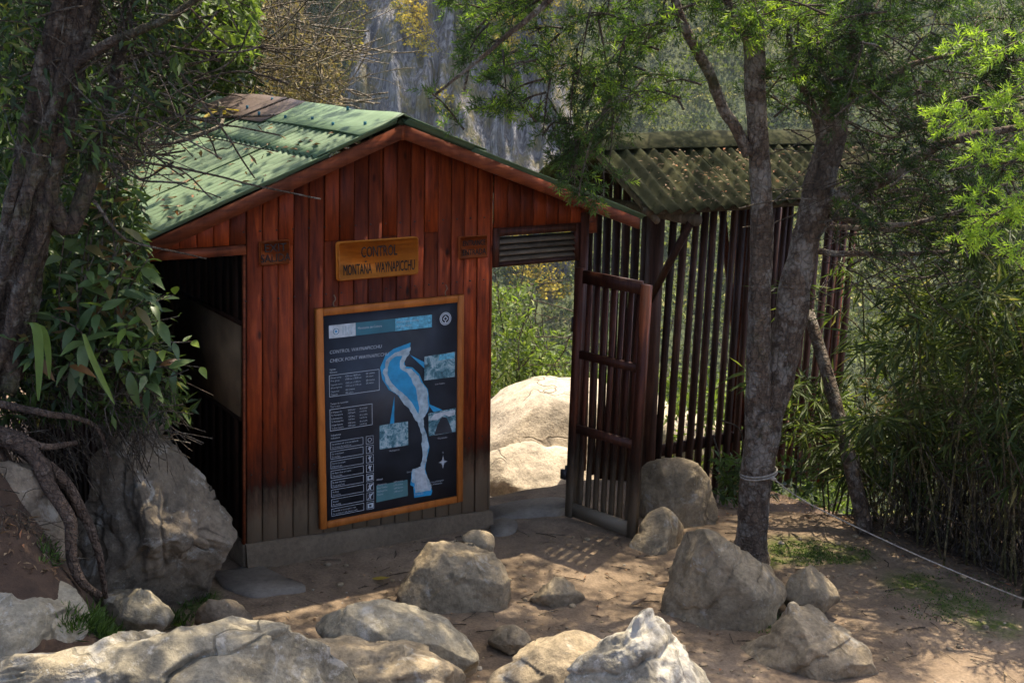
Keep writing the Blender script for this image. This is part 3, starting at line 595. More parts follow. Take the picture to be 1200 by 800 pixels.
def Z3(x, y):                                  # position measured on the printed panel -> panel units
    b = .5
    for _ in range(6):
        xl, xr = 62+20*b, 488+4*b; a = (x-xl)/(xr-xl); b = (y-(97-37*a))/((738-66*a)-(97-37*a))
    return a, b
def pq(a, b, lay): return (fw_+a*PW, -.0245-.0012*lay, fw_+(1-b)*PH)
def prnt(name, pts, m, lay=1, conv=True):
    v = [pq(*(Z3(*p) if conv else p), lay) for p in pts]; bm = bmesh.new(); f = bm.faces.new([bm.verts.new(p) for p in v])
    bm.normal_update()
    if f.normal.y > 0: f.normal_flip()
    bmesh.ops.triangulate(bm, faces=[f]); me = bpy.data.meshes.new(name); bm.to_mesh(me); bm.free(); me.materials.append(m); return link(name, me, panel)
def rect(name, a0, a1, b0, b1, m, lay=1): return prnt(name, [(a0, b1), (a1, b1), (a1, b0), (a0, b0)], m, lay, False)
def outline(name, a0, a1, b0, b1, m, w=.0035, lay=1):
    mb = MB(); wx, wz = w, w*PW/PH
    for c in ((a0, a1, b0, b0+wz), (a0, a1, b1-wz, b1), (a0, a0+wx, b0+wz, b1-wz), (a1-wx, a1, b0+wz, b1-wz)):
        mb.add([pq(c[0], c[3], lay), pq(c[1], c[3], lay), pq(c[1], c[2], lay), pq(c[0], c[2], lay)], np.array([(0, 1, 2, 3)]))
    return mb.build(name, m, panel)
def ptxt(body, a, b, h, m=None, al='LEFT', lay=2, sx=.85, sh=0.):
    x, y, z = pq(a, b, lay); return text(body, h*PH, m or M['ptext'], panel, x, y, z, al, 0, sx, 'lettering', sh)
rect('header_strip', .04, .23, .048, .110, M['pwhite']); rect('header_strip', .231, .52, .048, .110, M['pteal']); rect('header_strip', .521, .80, .048, .110, M['pcyan'])
ptxt('Ministerio de Cultura', .245, .081, .017); ptxt('Dirección Desconcentrada', .53, .070, .013); ptxt('de Cultura Cusco', .53, .092, .013)
def ring(name, a, b, r0, r1, m, seg=28, lay=2, rot=0.):
    c = pq(a, b, lay); mb = MB(); v = []
    for k in range(seg):
        t = 2*math.pi*k/seg+rot; v += [(c[0]+r0*math.cos(t), c[1], c[2]+r0*math.sin(t)), (c[0]+r1*math.cos(t), c[1], c[2]+r1*math.sin(t))]
    mb.add(v, np.array([(2*k, (2*k+2) % (2*seg), (2*k+3) % (2*seg), 2*k+1)[::-1] for k in range(seg)])); return mb.build(name, m, panel)
ring('crest', .09, .079, .017, .021, M['pteal']); ring('crest', .09, .079, .0, .008, M['pblue'], 10)
for k in range(4): rect('crest_bar', .135+k*.02, .143+k*.02, .058, .100, M['pgrey'], 2)
ring('emblem_ring', .905, .075, .038, .044, M['ptext']); ring('emblem_ring', .905, .075, .028, .035, M['ptext']); ring('emblem_diamond', .905, .075, .012, .0205, M['ptext'], 4)
rect('emblem_stem', .900, .910, .090, .101, M['ptext'], 2)
ptxt('CONTROL WAYNAPICCHU', .04, .183, .0235, sx=.92, sh=.15); ptxt('CHECK POINT WAYNAPICCHU', .04, .224, .0235, sx=.92, sh=.15)
ptxt('Ingreso', .04, .262, .0125); ptxt('Entrance', .04, .276, .0125)
outline('text_box', .035, .40, .285, .390, M['ptext'])
for r, (a, t, c) in enumerate((('Primer turno', '07:00 a.m. a 08:00 a.m.', '200 visitantes'), ('First group', '07:00 a.m. to 08:00 a.m.', '200 visitors'), ('Segundo turno', '10:00 a.m. a 11:00 a.m.', '200 visitantes'), ('Second group', '10:00 a.m. to 11:00 a.m.', '200 visitors'), ('Capacidad', '400 visitantes', ''), ('Capacity', '400 visitors', ''))):
    b = .303+r*.0145+(r//2)*.004; ptxt(a, .045, b, .0120); ptxt(t, .15, b, .0120, sx=.72); c and ptxt(c, .30, b, .0120, sx=.7)
ptxt('Tiempo de recorrido', .04, .428, .0125); ptxt("Tour's time", .04, .442, .0125)
outline('text_box', .035, .345, .450, .556, M['ptext'])
for r in range(6):
    b = .470+r*.0142+(r//2)*.003; ptxt(('A Waynapicchu', 'To Waynapicchu', 'A Huchuypicchu', 'To Huchuypicchu', 'A Gran Caverna', 'To Gran Caverna')[r], .045, b, .0120, sx=.72); ptxt(('2:00 horas', '2:00 hours', '1:00 hora', '1:00 hour', '4:00 horas', '4:00 hours')[r], .165, b, .0120, sx=.75); ptxt(('ida y vuelta', 'round trip')[r % 2], .25, b, .0120, sx=.75)
ptxt('Indicaciones', .04, .582, .0125); ptxt('Indications', .04, .596, .0125)
IND = (('Está prohibido salir de la ruta establecida', 'Do not leave the marked trail'), ('No arrojar basura', 'Do not litter'), ('Camine con cuidado', 'Walk with care'), ('No dejarse llevar por la prisa', 'Take your time'), ('No llevar alimentos', 'Do not carry food'), ('No fumar', 'No smoking'), ('No gritar', 'No shouting'), ('No escribir en muros, pisos o rocas', 'Do not write on walls, floors or rocks'))
for r, (a, e) in enumerate(IND):
    b = .610+r*.0475; outline('text_box', .035, .275, b, b+.038, M['ptext'], .003); ptxt(a, .045, b+.0165, .0115, sx=.72); ptxt(e, .045, b+.031, .0115, sx=.72)
    outline('icon_box', .295, .350, b-.001, b+.039, M['ptext'], .003)
    c = (.3225, b+.019)
    if r == 0: ring('icon', c[0], c[1], .011, .015, M['ptext'], 16)
    elif r in (4, 7): rect('icon', .302, .343, b+.008, b+.032, M['pwhite'], 2); rect('icon_mark', .312, .33, b+.014, b+.026, M['panel'], 3)
    else:
        prnt('icon', [(c[0]-.004, b+.033), (c[0]+.006, b+.033), (c[0]+.004, b+.018), (c[0]+.014, b+.008), (c[0]+.009, b+.006), (c[0]-.002, b+.013), (c[0]-.012, b+.012), (c[0]-.013, b+.018), (c[0]-.003, b+.021)], M['ptext'], 2, False); ring('icon_head', c[0]-.004, b+.008, 0, .0048, M['ptext'], 10)
        if r > 4: prnt('icon_slash', [(.299, b+.033), (.304, b+.036), (.346, b+.006), (.341, b+.003)], M['ptext'], 3, False)
def jag(pts, amp=3.2, sub=4):
    o = []
    for k in range(len(pts)):
        a, b = np.array(pts[k], float), np.array(pts[(k+1) % len(pts)], float)
        for t in range(sub): o.append(tuple(a+(b-a)*t/sub+(RNG.normal(0, amp*.55, 2) if t else 0)))
    return o
outer = [(285, 212), (335, 195), (332, 215), (315, 240), (318, 262), (340, 265), (362, 285), (375, 310), (390, 330), (395, 380), (390, 400), (378, 420), (380, 445), (390, 470), (398, 510), (390, 545), (385, 575), (395, 610), (408, 640), (405, 652), (355, 658), (352, 625), (342, 620), (345, 580), (372, 572), (378, 540), (372, 500), (375, 470), (360, 430), (335, 395), (310, 365), (300, 345), (275, 330), (255, 300), (248, 265), (262, 230)]
inner = [(268, 240), (290, 222), (308, 222), (300, 245), (302, 262), (325, 275), (340, 300), (355, 330), (358, 360), (365, 385), (362, 405), (345, 375), (325, 350), (300, 330), (275, 305), (262, 280), (262, 258)]
cc = np.mean(outer, 0)
prnt('map_halo', [tuple(np.array(p)+3.0*(np.array(p)-np.array(outer[k-6])-(np.array(outer[(k+6) % len(outer)])-np.array(p)))/60) for k, p in enumerate(outer)], M['pblue'], 1)
prnt('map_land', jag(outer, 2.6), M['pgrey'], 2); prnt('map_water', jag(inner, 1.6, 3), M['pblue'], 3)
prnt('map_land', jag([(352, 585), (370, 575), (383, 580), (390, 615), (398, 645), (362, 650), (358, 622)], 1.5, 3), M['pwhite'], 3)
prnt('leader', [(333, 220), (380, 262), (380, 243)], M['pblue'], 1); prnt('leader', [(285, 345), (271, 436), (285, 434)], M['pblue'], 1); prnt('leader', [(392, 372), (412, 400), (442, 394)], M['pblue'], 1)
for kx, (pts, cap, cp) in enumerate((([(380, 300), (481, 290), (481, 212), (380, 226)], 'Gran Caverna', (432, 308)), ([(397, 476), (486, 464), (485, 388), (395, 404)], 'Waynapicchu', (442, 480)), ([(240, 514), (331, 503), (329, 427), (239, 438)], 'Huchuypicchu', (287, 515)))):
    prnt('photo_print', pts, M['photo'][kx], 2); a, b = Z3(*cp); ptxt(cap, a, b+.008, .0115, None, 'CENTER')
prnt('photo_sky', [(425, 238), (478, 232), (478, 214), (430, 221)], M['pcyan'], 3)
prnt('photo_peak', [(415, 472), (425, 440), (440, 415), (455, 418), (468, 445), (474, 465)], M['panel'], 3); prnt('photo_sky', [(397, 425), (415, 405), (483, 394), (483, 410), (462, 415), (448, 408), (425, 425)], M['pwhite'], 3)
a, b = Z3(445, 560); prnt('compass', [(a+r*math.sin(t), b-r*math.cos(t)*PW/PH) for k in range(8) for t, r in [(k*math.pi/4, (.052 if k % 4 == 0 else .038) if k % 2 == 0 else .010)]][::-1], M['ptext'], 2, False)
ring('compass_ring', a, b, .016, .018, M['ptext']); ptxt('N', a-.006, b-.045, .012)
prnt('altitude_box', [(232, 684), (332, 666), (330, 614), (232, 630)], M['pgreen'], 1); ptxt('Altitud', .37, .842, .014)
for r, (n_, h_) in enumerate((('Waynapicchu', '2,693 m.s.n.m.'), ('Gran Caverna', '2,395 m.s.n.m.'), ('Huchuypicchu', '2,497 m.s.n.m.'), ('Control', '2,438 m.s.n.m.'))): ptxt(n_, .375, .868+r*.017, .012, sx=.8); ptxt(h_, .50, .868+r*.017, .012, sx=.75)
ptxt('Control', .60, .83, .0115, sx=.8); ptxt('Ciudad Inca de Machupicchu', .76, .905, .0105, sx=.8); ptxt('Inca City of Machupicchu', .76, .918, .0105, sx=.8); ptxt('Machupicchu', .66, .955, .0115)
for s_ in (.13, .93):
    m = MB(); m.tube(spline([(s_, -.02, BH-.005), (s_-.012, -.03, BH+.03), (s_+.008, -.02, BH+.05), (s_+.004, -.004, BH+.075)], 12), .0035, 6); m.build('wire_hook', M['hook'], ib)

# ------------------------------------------------------------------ gate
hb = W(2.405, -.075, -.085); fb = G(745, 632, -.09); gd = fb-hb; GL = float(np.hypot(gd[0], gd[1])); ga = math.atan2(gd[1], gd[0])
gate = thing('slatted_gate', 'dark red brown slatted wooden gate standing open beside the hut', 'gate', hb, ga)
gate.rotation_euler = (math.radians(1.0), math.radians(2.0), ga)
GH = 1.86
MB().box(0, .058, -.022, .022, .02, GH).build('stile', M['gatewood'], gate); MB().box(GL-.066, GL, -.020, .020, .0, GH-.03).build('stile', M['gatewood'], gate)
for z0, z1 in ((.03, .13), (.67, .73), (1.22, 1.275), (GH-.10, GH-.012)):
    MB().box(.0585, GL-.0665, -.014, .016, z0, z1).build('rail', M['gatewood'], gate)
ns = 7; wsp = (GL-.126)/ns
for kx in range(ns):
    x = .06+wsp*(kx+.5)
    MB().box(x-.019, x+.019, .0185, .036, .05, GH-.03).build('slat', M['gatewood'], gate)
for z in (.35, 1.45): MB().tube([(-.015, -.005, z-.05), (-.015, -.005, z+.05)], .012, 8).build('hinge', M['iron'], gate)
lt = MB().box(-.05, -.004, -.03, -.008, .30, .37); lt.build('latch_plate', M['iron'], gate)

# ------------------------------------------------------------------ slatted shelter
SC, SV = 3.60, .51
sh = thing('slatted_shelter', 'open slatted shelter with mossy corrugated roof beyond the gate', 'shelter', W(SC, SV, -.45), HUT_A)
def Ls(s, v, z): return np.array([s-SC, v-SV, z+.45])
def lbox(mb, s0, s1, v0, v1, z0, z1):
    a, b_ = Ls(s0, v0, z0), Ls(s1, v1, z1); return mb.box(a[0], b_[0], a[1], b_[1], a[2], b_[2])
RV, RZ, EV, EZ, BV, BZ = .77, 2.53, -.06, 2.075, 1.62, 2.07
def r2(v): return RZ-(RV-v)*(RZ-EZ)/(RV-EV) if v < RV else RZ-(v-RV)*(RZ-BZ)/(BV-RV)
lbox(MB(), SC-.05, SC+.05, SV-.05, SV+.05, -.5, 2.33).build('corner_post', M['slat'], sh)
S_END = 5.85
s = SC+.105; kx = 0
while s < S_END:
    w_ = .0235+random.uniform(-.003, .005); zb = -.40-.03*min(1, (s-SC))+random.uniform(-.05, .03); o = lbox(MB(), s-w_, s+w_, SV-.016, SV+.018, zb, 2.28); 
    oo = o.build('slat', M['slat'], sh); oo.rotation_euler = (0, random.uniform(.018, .040), 0); s += .1085+random.uniform(-.006, .006)
v = SV+.125
while v < 1.5:
    w_ = .034; lbox(MB(), SC-.015, SC+.018, v-w_, v+w_, -.35, r2(v)-.03).build('slat', M['slat'], sh); v += .128
lbox(MB(), SC+.051, S_END, SV+.026, SV+.075, -.01, .075).build('lower_rail', M['slat'], sh); lbox(MB(), SC+.051, S_END, SV+.026, SV+.07, 2.10, 2.17).build('upper_rail', M['slat'], sh)
m = MB(); m.tube([Ls(SC-.03, -.02, 2.02), Ls(SC-.03, 1.62, 2.05)], .045, 12); m.build('tie_beam', M['greywood'], sh)
m = MB(); m.tube([Ls(SC-.055, SV-.02, 1.32), Ls(SC-.055, .03, 2.0)], .030, 8); m.build('brace', M['slat'], sh)
m = MB(); m.tube([Ls(SC-.5, .02, 2.105), Ls(S_END+.1, .02, 2.105)], .032, 8); m.build('eave_purlin', M['greywood'], sh)
m = MB(); m.tube([Ls(SC-.5, RV, 2.49), Ls(S_END+.1, RV, 2.49)], .035, 8); m.build('ridge_pole', M['greywood'], sh)
for vv0, z0 in ((EV+.03, EZ-.02), (BV-.03, BZ-.02)):
    m = MB(); m.tube([Ls(SC-.42, vv0, z0-.02), Ls(SC-.42, RV, RZ-.045)], .026, 6); m.build('rafter', M['greywood'], sh)
m = MB(); m.tube([Ls(SC+1.15, SV+.1, .1), Ls(SC+.75, SV+.1, 2.1)], .03, 7); m.build('brace', M['trim'], sh)
for s_ in (4.65, 5.78): lbox(MB(), s_-.05, s_+.05, SV+.08, SV+.17, -.6, 2.3).build('post', M['trim'], sh)
lbox(MB(), SC+.0, SC+.08, 1.45, 1.53, -.7, 2.1).build('post', M['slat'], sh)
rr = MB(); rr.tube([Ls(S_END, 1.5, -.8), Ls(S_END, 1.5, 2.1)], .05, 8); rr.build('post', M['slat'], sh)
def sheet2(vA, zA, vB, zB, s0, s1, wl, amp, lift, seed):
    mb = sheet(vA, zA, vB, zB, s0, s1, wl, amp, lift, 10, seed, .014); v_ = mb.v[0]; mb.v[0] = np.stack([v_[:, 1]-SC, v_[:, 0]-SV, v_[:, 2]+.45], 1); mb.f = [f[:, ::-1] for f in mb.f]; return mb
ed = [3.06, 4.02, 4.98, 5.95]
for kx in range(3):
    sheet2(EV, EZ, RV-.01, RZ, ed[kx], ed[kx+1]+.06, .132, .021, .05+.005*(kx % 2), kx).build('roofing_sheet', M['roof2'], sh, True)
    sheet2(BV, BZ, RV+.01, RZ, ed[kx], ed[kx+1]+.06, .132, .021, .05+.005*(kx % 2), kx+7).build('roofing_sheet', M['roof2'], sh, True)
for s0, s1 in ((3.03, 4.62), (4.58, 6.0)):
    prof = [(-.20, -.095), (-.10, -.03), (-.03, .012), (.03, .012), (.10, -.03), (.20, -.095)]; n = len(prof); st = np.linspace(s0, s1, 14); P = []
    for s_ in st:
        for dv, dz in prof: P.append(Ls(s_, RV+dv, RZ+.085+dz+.01*float(fbm([[s_*3, dv*4, 2.]], 2, 8)[0])))
    P = np.array(P); N = len(P); q = np.array([(a*n+b, (a+1)*n+b, (a+1)*n+b+1, a*n+b+1) for a in range(13) for b in range(n-1)])
    e = [(b, b+1, N+b+1, N+b) for b in range(n-1)]+[(13*n+b, N+13*n+b, N+13*n+b+1, 13*n+b+1) for b in range(n-1)]+[(a*n, N+a*n, N+(a+1)*n, (a+1)*n) for a in range(13)]+[(a*n+n-1, (a+1)*n+n-1, N+(a+1)*n+n-1, N+a*n+n-1) for a in range(13)]
    MB().add(np.concatenate([P, P-np.array([0, 0, .008])]), [q, q[:, ::-1]+N, np.array(e)]).build('ridge_cap', M['roof2'], sh)
# fallen leaves on that roof
k = 420; sv_ = RNG.uniform(3.35, 5.9, k); vv0 = RNG.uniform(EV, RV-.2, k); zz = np.array([r2(a) for a in vv0])+.078
P = np.array([Ls(a, b, c) for a, b, c in zip(sv_, vv0, zz)]); mb = MB(); mb.leaves(P, RNG.normal(size=(k, 3))*np.array([1, .7, .2]), np.tile([0, -.4, 1.], (k, 1))+runit(k)*.3, RNG.uniform(.02, .05, k), RNG.uniform(.01, .02, k), RNG.uniform(.2, 1., k)); stuff(mb.build('roof_litter', M['litter'], sh))

# ================================================================== ROCKS
_ico = {}
def ico(sub):
    if sub not in _ico:
        bm = bmesh.new(); bmesh.ops.create_icosphere(bm, subdivisions=sub, radius=1); bm.verts.ensure_lookup_table()
        _ico[sub] = (np.array([v.co[:] for v in bm.verts]), np.array([[v.index for v in f.verts] for f in bm.faces])); bm.free()
    return _ico[sub]
def rock(label, outl, Yc, thick, m, seed, name='boulder', cat='rock', sub=5, rough=.06, facets=9, group=None, pw=.62, sq=.8, planes=()):
    P = np.array([D(x, y, Yc) for x, y in outl]); c = np.array([(P[:, 0].min()+P[:, 0].max())/2, Yc, P[:, 2].mean()]); d = P-c
    th = np.arctan2(d[:, 2], d[:, 0]); r = np.hypot(d[:, 0], d[:, 2]); o = np.argsort(th); th, r = th[o], r[o]
    th = np.concatenate([th-2*np.pi, th, th+2*np.pi]); r = np.tile(r, 3); size = r.mean()
    dirs, faces = ico(sub); rng = np.random.default_rng(seed)
    t = np.arctan2(dirs[:, 2], dirs[:, 0]); rad = np.interp(t, th, r); rad = (rad+np.interp(t+.06, th, r)+np.interp(t-.06, th, r))/3
    cs = np.hypot(dirs[:, 0], dirs[:, 2])**pw; sn = np.sign(dirs[:, 1])*np.abs(dirs[:, 1])**sq
    loc = np.stack([np.cos(t)*rad*cs, sn*thick, np.sin(t)*rad*cs], 1)
    loc[:, 1] += .25*thick*np.clip(loc[:, 2]/size, -1, 1)*(dirs[:, 1] < .5)         # top leans back a little: slopes are seen from above
    for _ in range(facets+5):
        n = rng.normal(size=3); n[1] = -abs(n[1])*1.2-.55; n[2] = n[2]*.9+.25; n /= np.linalg.norm(n); pr = loc@n; lim = pr.max()*rng.uniform(.62, .88); loc -= n[None]*np.maximum(pr-lim, 0)[:, None]*.93
    for n, fr in planes:
        n = np.array(n, float); n /= np.linalg.norm(n); pr = loc@n; loc -= n[None]*np.maximum(pr-pr.max()*fr, 0)[:, None]*.96
    bk = np.clip(loc[:, 1], 0, None); loc[:, 2] -= bk*np.clip((CAM_H-c[2])/Yc, 0, 1)*1.05          # the back falls away
    nz = fbm(loc*(2.4/size)*.9+seed*3.1, 5, seed); rz = 1-np.abs(fbm(loc*(3.2/size)+seed*1.7, 4, seed+50))
    rm = loc/(np.linalg.norm(loc, axis=1)[:, None]+1e-6); loc += rm*((nz-.02)*rough*size*1.4 + (rz-.82)*rough*size*1.3)[:, None]
    ax_ = rng.normal(size=3)*np.array([.5, .4, 1.]); ax_ /= np.linalg.norm(ax_); tt = loc@ax_/size*2.3+.55*fbm(loc*(1.6/size)+seed, 3, seed+31); sw = tt-np.floor(tt)
    msk = sst(fbm(loc*(1.3/size)+seed*2.7, 2, seed+37), -.15, .2); loc -= rm*(msk*(np.exp(-((sw-.5)/.055)**2)*.05+.05*sst(sw, .5, .52)*(1-sst(sw, .8, 1.)))*size*min(1.4, rough/.05))[:, None]
    loc += rm*(fbm(loc*9+seed, 4, seed+9, .6)*.020*min(1, size/.25) + (np.abs(fbm(loc*6+seed, 3, seed+19))-.2)*-.022*min(1, size/.25))[:, None]
    base = np.array([c[0], c[1], c[2]+loc[:, 2].min()]); me = MB().add(loc-np.array([0, 0, loc[:, 2].min()]), faces).mesh(name, m, True)
    return tag(link(name, me, None, base), label, cat, group)
R_ = 'rocks scattered on the path'
rock('squat tan boulder standing in front of the map board', [(466, 700), (470, 662), (490, 640), (520, 629), (550, 627), (572, 640), (590, 668), (597, 700), (592, 722), (560, 735), (510, 735), (480, 725)], 6.95, .30, M['rock'], 11, sub=6, planes=[((.1, -.4, .9), .66), ((.25, -.95, .05), .6)])
rock('small rounded stone tucked behind the squat tan boulder', [(540, 640), (545, 624), (565, 621), (579, 626), (578, 645), (570, 660), (545, 660)], 7.25, .14, M['rock'], 12, 'stone', sub=4)
rock('long grey slanting rock in front of the squat boulder', [(360, 732), (400, 712), (455, 703), (505, 708), (527, 722), (550, 745), (566, 782), (556, 798), (520, 792), (480, 775), (430, 765), (380, 750)], 5.75, .26, M['rock_grey'], 13, sub=6, planes=[((.25, -.45, .86), .55)])
rock('flat pale rock lying against the long grey slanting rock', [(330, 760), (365, 742), (420, 739), (480, 750), (525, 772), (556, 800), (550, 840), (440, 850), (350, 840)], 5.45, .26, M['rock'], 14, planes=[((.1, -.4, .9), .5)])
rock('large lichen grey foreground boulder with a cracked end', [(-90, 775), (0, 768), (60, 762), (105, 757), (185, 742), (265, 720), (325, 725), (385, 738), (445, 752), (470, 768), (470, 800), (450, 860), (300, 900), (80, 900), (-60, 880)], 4.85, .42, M['rock_grey'], 15, rough=.07, sub=6, planes=[((.05, -.45, .89), .55), ((.75, -.6, .25), .7)])
rock('grey rounded rock below the tree roots', [(-60, 700), (-20, 676), (25, 667), (55, 674), (84, 704), (96, 745), (90, 790), (60, 840), (-40, 850), (-80, 780)], 5.2, .35, M['rock_grey'], 16, rough=.05, sub=6, planes=[((.3, -.5, .8), .65)])
rock('white lichen crusted pointed rock beside the flat tilted slab', [(652, 815), (664, 785), (700, 757), (735, 735), (757, 714), (774, 716), (792, 738), (820, 768), (848, 805), (840, 860), (740, 880), (665, 860)], 5.0, .30, M['rock_white'], 17, rough=.055, pw=.75, sub=6, planes=[((.5, -.6, .6), .6), ((-.5, -.7, .5), .65)])
rock('flat tilted slab of rock beside the white lichen rock', [(560, 815), (600, 776), (648, 744), (698, 736), (714, 742), (700, 775), (675, 815), (600, 835)], 5.6, .22, M['rock'], 18, planes=[((-.35, -.45, .82), .42)])
rock('large tan boulder at the foot of the forked tree', [(768, 745), (775, 712), (788, 682), (795, 645), (810, 620), (830, 617), (862, 636), (892, 655), (926, 676), (930, 692), (908, 712), (896, 738), (850, 752), (800, 755)], 6.85, .36, M['rock'], 19, rough=.05, sub=6, planes=[((.6, -.5, .62), .70), ((-.65, -.72, .2), .68)])
rock('broad low slab rock sunk in the earth beside the moss', [(855, 765), (885, 750), (912, 742), (928, 716), (938, 700), (958, 700), (985, 724), (1004, 745), (1018, 770), (1034, 800), (1030, 822), (960, 826), (900, 800)], 6.25, .42, M['rock'], 20, rough=.05, sub=6, planes=[((.3, -.5, .82), .42), ((-.6, -.5, .5), .6)])
rock('small tan stone wedged behind the broad low slab', [(918, 705), (926, 680), (945, 664), (962, 662), (980, 680), (988, 705), (960, 720), (930, 720)], 6.9, .14, M['rock'], 21, 'stone', sub=4, planes=[((.5, -.5, .6), .5)])
rock('tall rounded boulder under the slatted shelter beside the gate', [(742, 600), (746, 562), (760, 541), (790, 534), (818, 541), (834, 570), (836, 610), (826, 650), (800, 670), (755, 665)], 8.55, .38, M['rock'], 122, rough=.03, planes=[((.5, -.8, .2), .6)])
rock('rough sloping rock apron at the free edge of the gate', [(718, 672), (738, 652), (752, 625), (766, 598), (784, 592), (802, 618), (798, 650), (788, 676), (750, 684)], 8.0, .30, M['rock'], 123, rough=.05, planes=[((-.5, -.6, .6), .5)])
rock('small pale stone on the path in front of the gate', [(618, 704), (630, 694), (642, 683), (655, 674), (666, 680), (676, 690), (690, 702), (680, 716), (640, 718)], 7.0, .2, M['rock'], 23, 'stone', sub=4, planes=[((.4, -.5, .7), .5)])
rock('little flat stone beside the squat tan boulder', [(570, 752), (580, 738), (595, 732), (610, 736), (624, 750), (600, 760)], 6.35, .14, M['rock'], 24, 'stone', sub=4)
rock('large bare sunlit granite boulder behind the open gateway', [(520, 580), (535, 520), (560, 480), (590, 453), (625, 441), (665, 441), (720, 455), (790, 478), (850, 500), (890, 530), (900, 580), (780, 600), (600, 600)], 12.0, 1.3, M['rock_pale'], 25, rough=.03, facets=3, pw=.5)
rock('big mottled boulder embedded in the bank beside the dark doorway', [(95, 640), (108, 570), (125, 515), (150, 500), (185, 500), (215, 532), (248, 578), (266, 605), (262, 640), (240, 690), (215, 730), (150, 735), (105, 710)], 6.65, .40, M['rock_dark'], 26, rough=.09, sub=6, planes=[((.7, -.5, .5), .6), ((.5, -.7, -.5), .6), ((-.3, -.9, .3), .6)])
rock('dark rock buried in the bank below the twisted tree', [(-70, 620), (-40, 540), (5, 540), (45, 562), (72, 605), (74, 650), (40, 690), (-60, 690)], 5.75, .35, M['rock_dark'], 27, rough=.07)
rock('low oval stone beside the grass tuft', [(112, 715), (118, 692), (150, 690), (185, 702), (203, 722), (190, 736), (130, 734)], 6.3, .17, M['rock_grey'], 28, 'stone', sub=4)
rock('weathered ledge stone above the big mottled boulder', [(110, 520), (118, 492), (150, 478), (180, 482), (190, 505), (150, 525)], 6.95, .2, M['rock_dark'], 29, 'stone', sub=4)
rock('small mossy stone at the foot of the bank', [(225, 735), (232, 712), (258, 702), (285, 708), (295, 728), (270, 740)], 6.45, .12, M['rock_dark'], 30, 'stone', sub=4)
rock('pale cracked slab in front of the sunlit granite boulder', [(535, 580), (552, 545), (590, 522), (640, 524), (695, 538), (712, 575), (640, 590), (580, 590)], 10.6, .7, M['rock_pale'], 31, 'stone', rough=.03, facets=4, pw=.35, planes=[((.05, -.5, .86), .5)])
# flat slabs let into the ground
def slab(label, pts, m, th=.03, name='paving_slab', cat='slab'):
    P = [T(*p) for p in pts]; c = np.mean(P, 0); top = max(hz(p[0], p[1]) for p in P)+.012; Q = spline(P+[P[0]], 40)[:-1]; n = len(Q)
    v = [(q_[0]-c[0], q_[1]-c[1], th+.004*math.sin(3*k)) for k, q_ in enumerate(Q)]+[((q_[0]-c[0])*1.03, (q_[1]-c[1])*1.03, -.08) for q_ in Q]
    return tag(MB().add(v, [np.array([tuple(range(n))]), np.array([(a, n+a, n+(a+1) % n, (a+1) % n) for a in range(n)])]).build(name, m, None, False, (c[0], c[1], top-th)), label, cat)
slab('grey broken concrete slab outside the dark doorway', [(250, 674), (300, 666), (330, 678), (358, 690), (330, 697), (296, 700), (262, 690)], M['slab'])
slab('worn stone threshold across the open gateway', [(572, 596), (610, 590), (658, 588), (662, 600), (615, 606), (575, 611)], M['slab'])
slab('grey chipped stone at the edge of the gateway path', [(574, 548), (590, 546), (606, 555), (600, 561), (576, 557)], M['slab'], .05, 'stone', 'rock')
slab('flat grey flagstone at the threshold beside the hut corner', [(574, 614), (590, 611), (606, 616), (600, 626), (578, 628)], M['slab'])

# ================================================================== TREES
def sprigs(mb, pos, dr, ln, nl, ll, lw, tint, spread=.95):
    """needle sprigs: nl narrow leaves set round each short shoot"""
    S_ = len(pos); dr = dr/(np.linalg.norm(dr, axis=1)[:, None]+1e-9); a = np.cross(dr, runit(S_)); a /= np.linalg.norm(a, axis=1)[:, None]+1e-9; b = np.cross(dr, a)
    t = np.tile(np.linspace(.05, 1., nl), S_); ph = np.tile(np.arange(nl)*2.4, S_)+np.repeat(RNG.uniform(0, 6, S_), nl)
    dd_, aa, bb, pp = (np.repeat(k, nl, 0) for k in (dr, a, b, pos)); L_ = np.repeat(np.broadcast_to(ln, S_), nl)
    out = np.cos(ph)[:, None]*aa + np.sin(ph)[:, None]*bb; sp = spread*(1.15-.75*t)[:, None]
    ldir = dd_*(.75) + out*sp; P = pp + dd_*(t*L_)[:, None]
    tt = np.repeat(tint, nl)+.22*(t-.5)+RNG.normal(0, .05, S_*nl)
    mb.leaves(P, ldir, dd_, ll*RNG.uniform(.7, 1.2, S_*nl), lw, tt, .1)
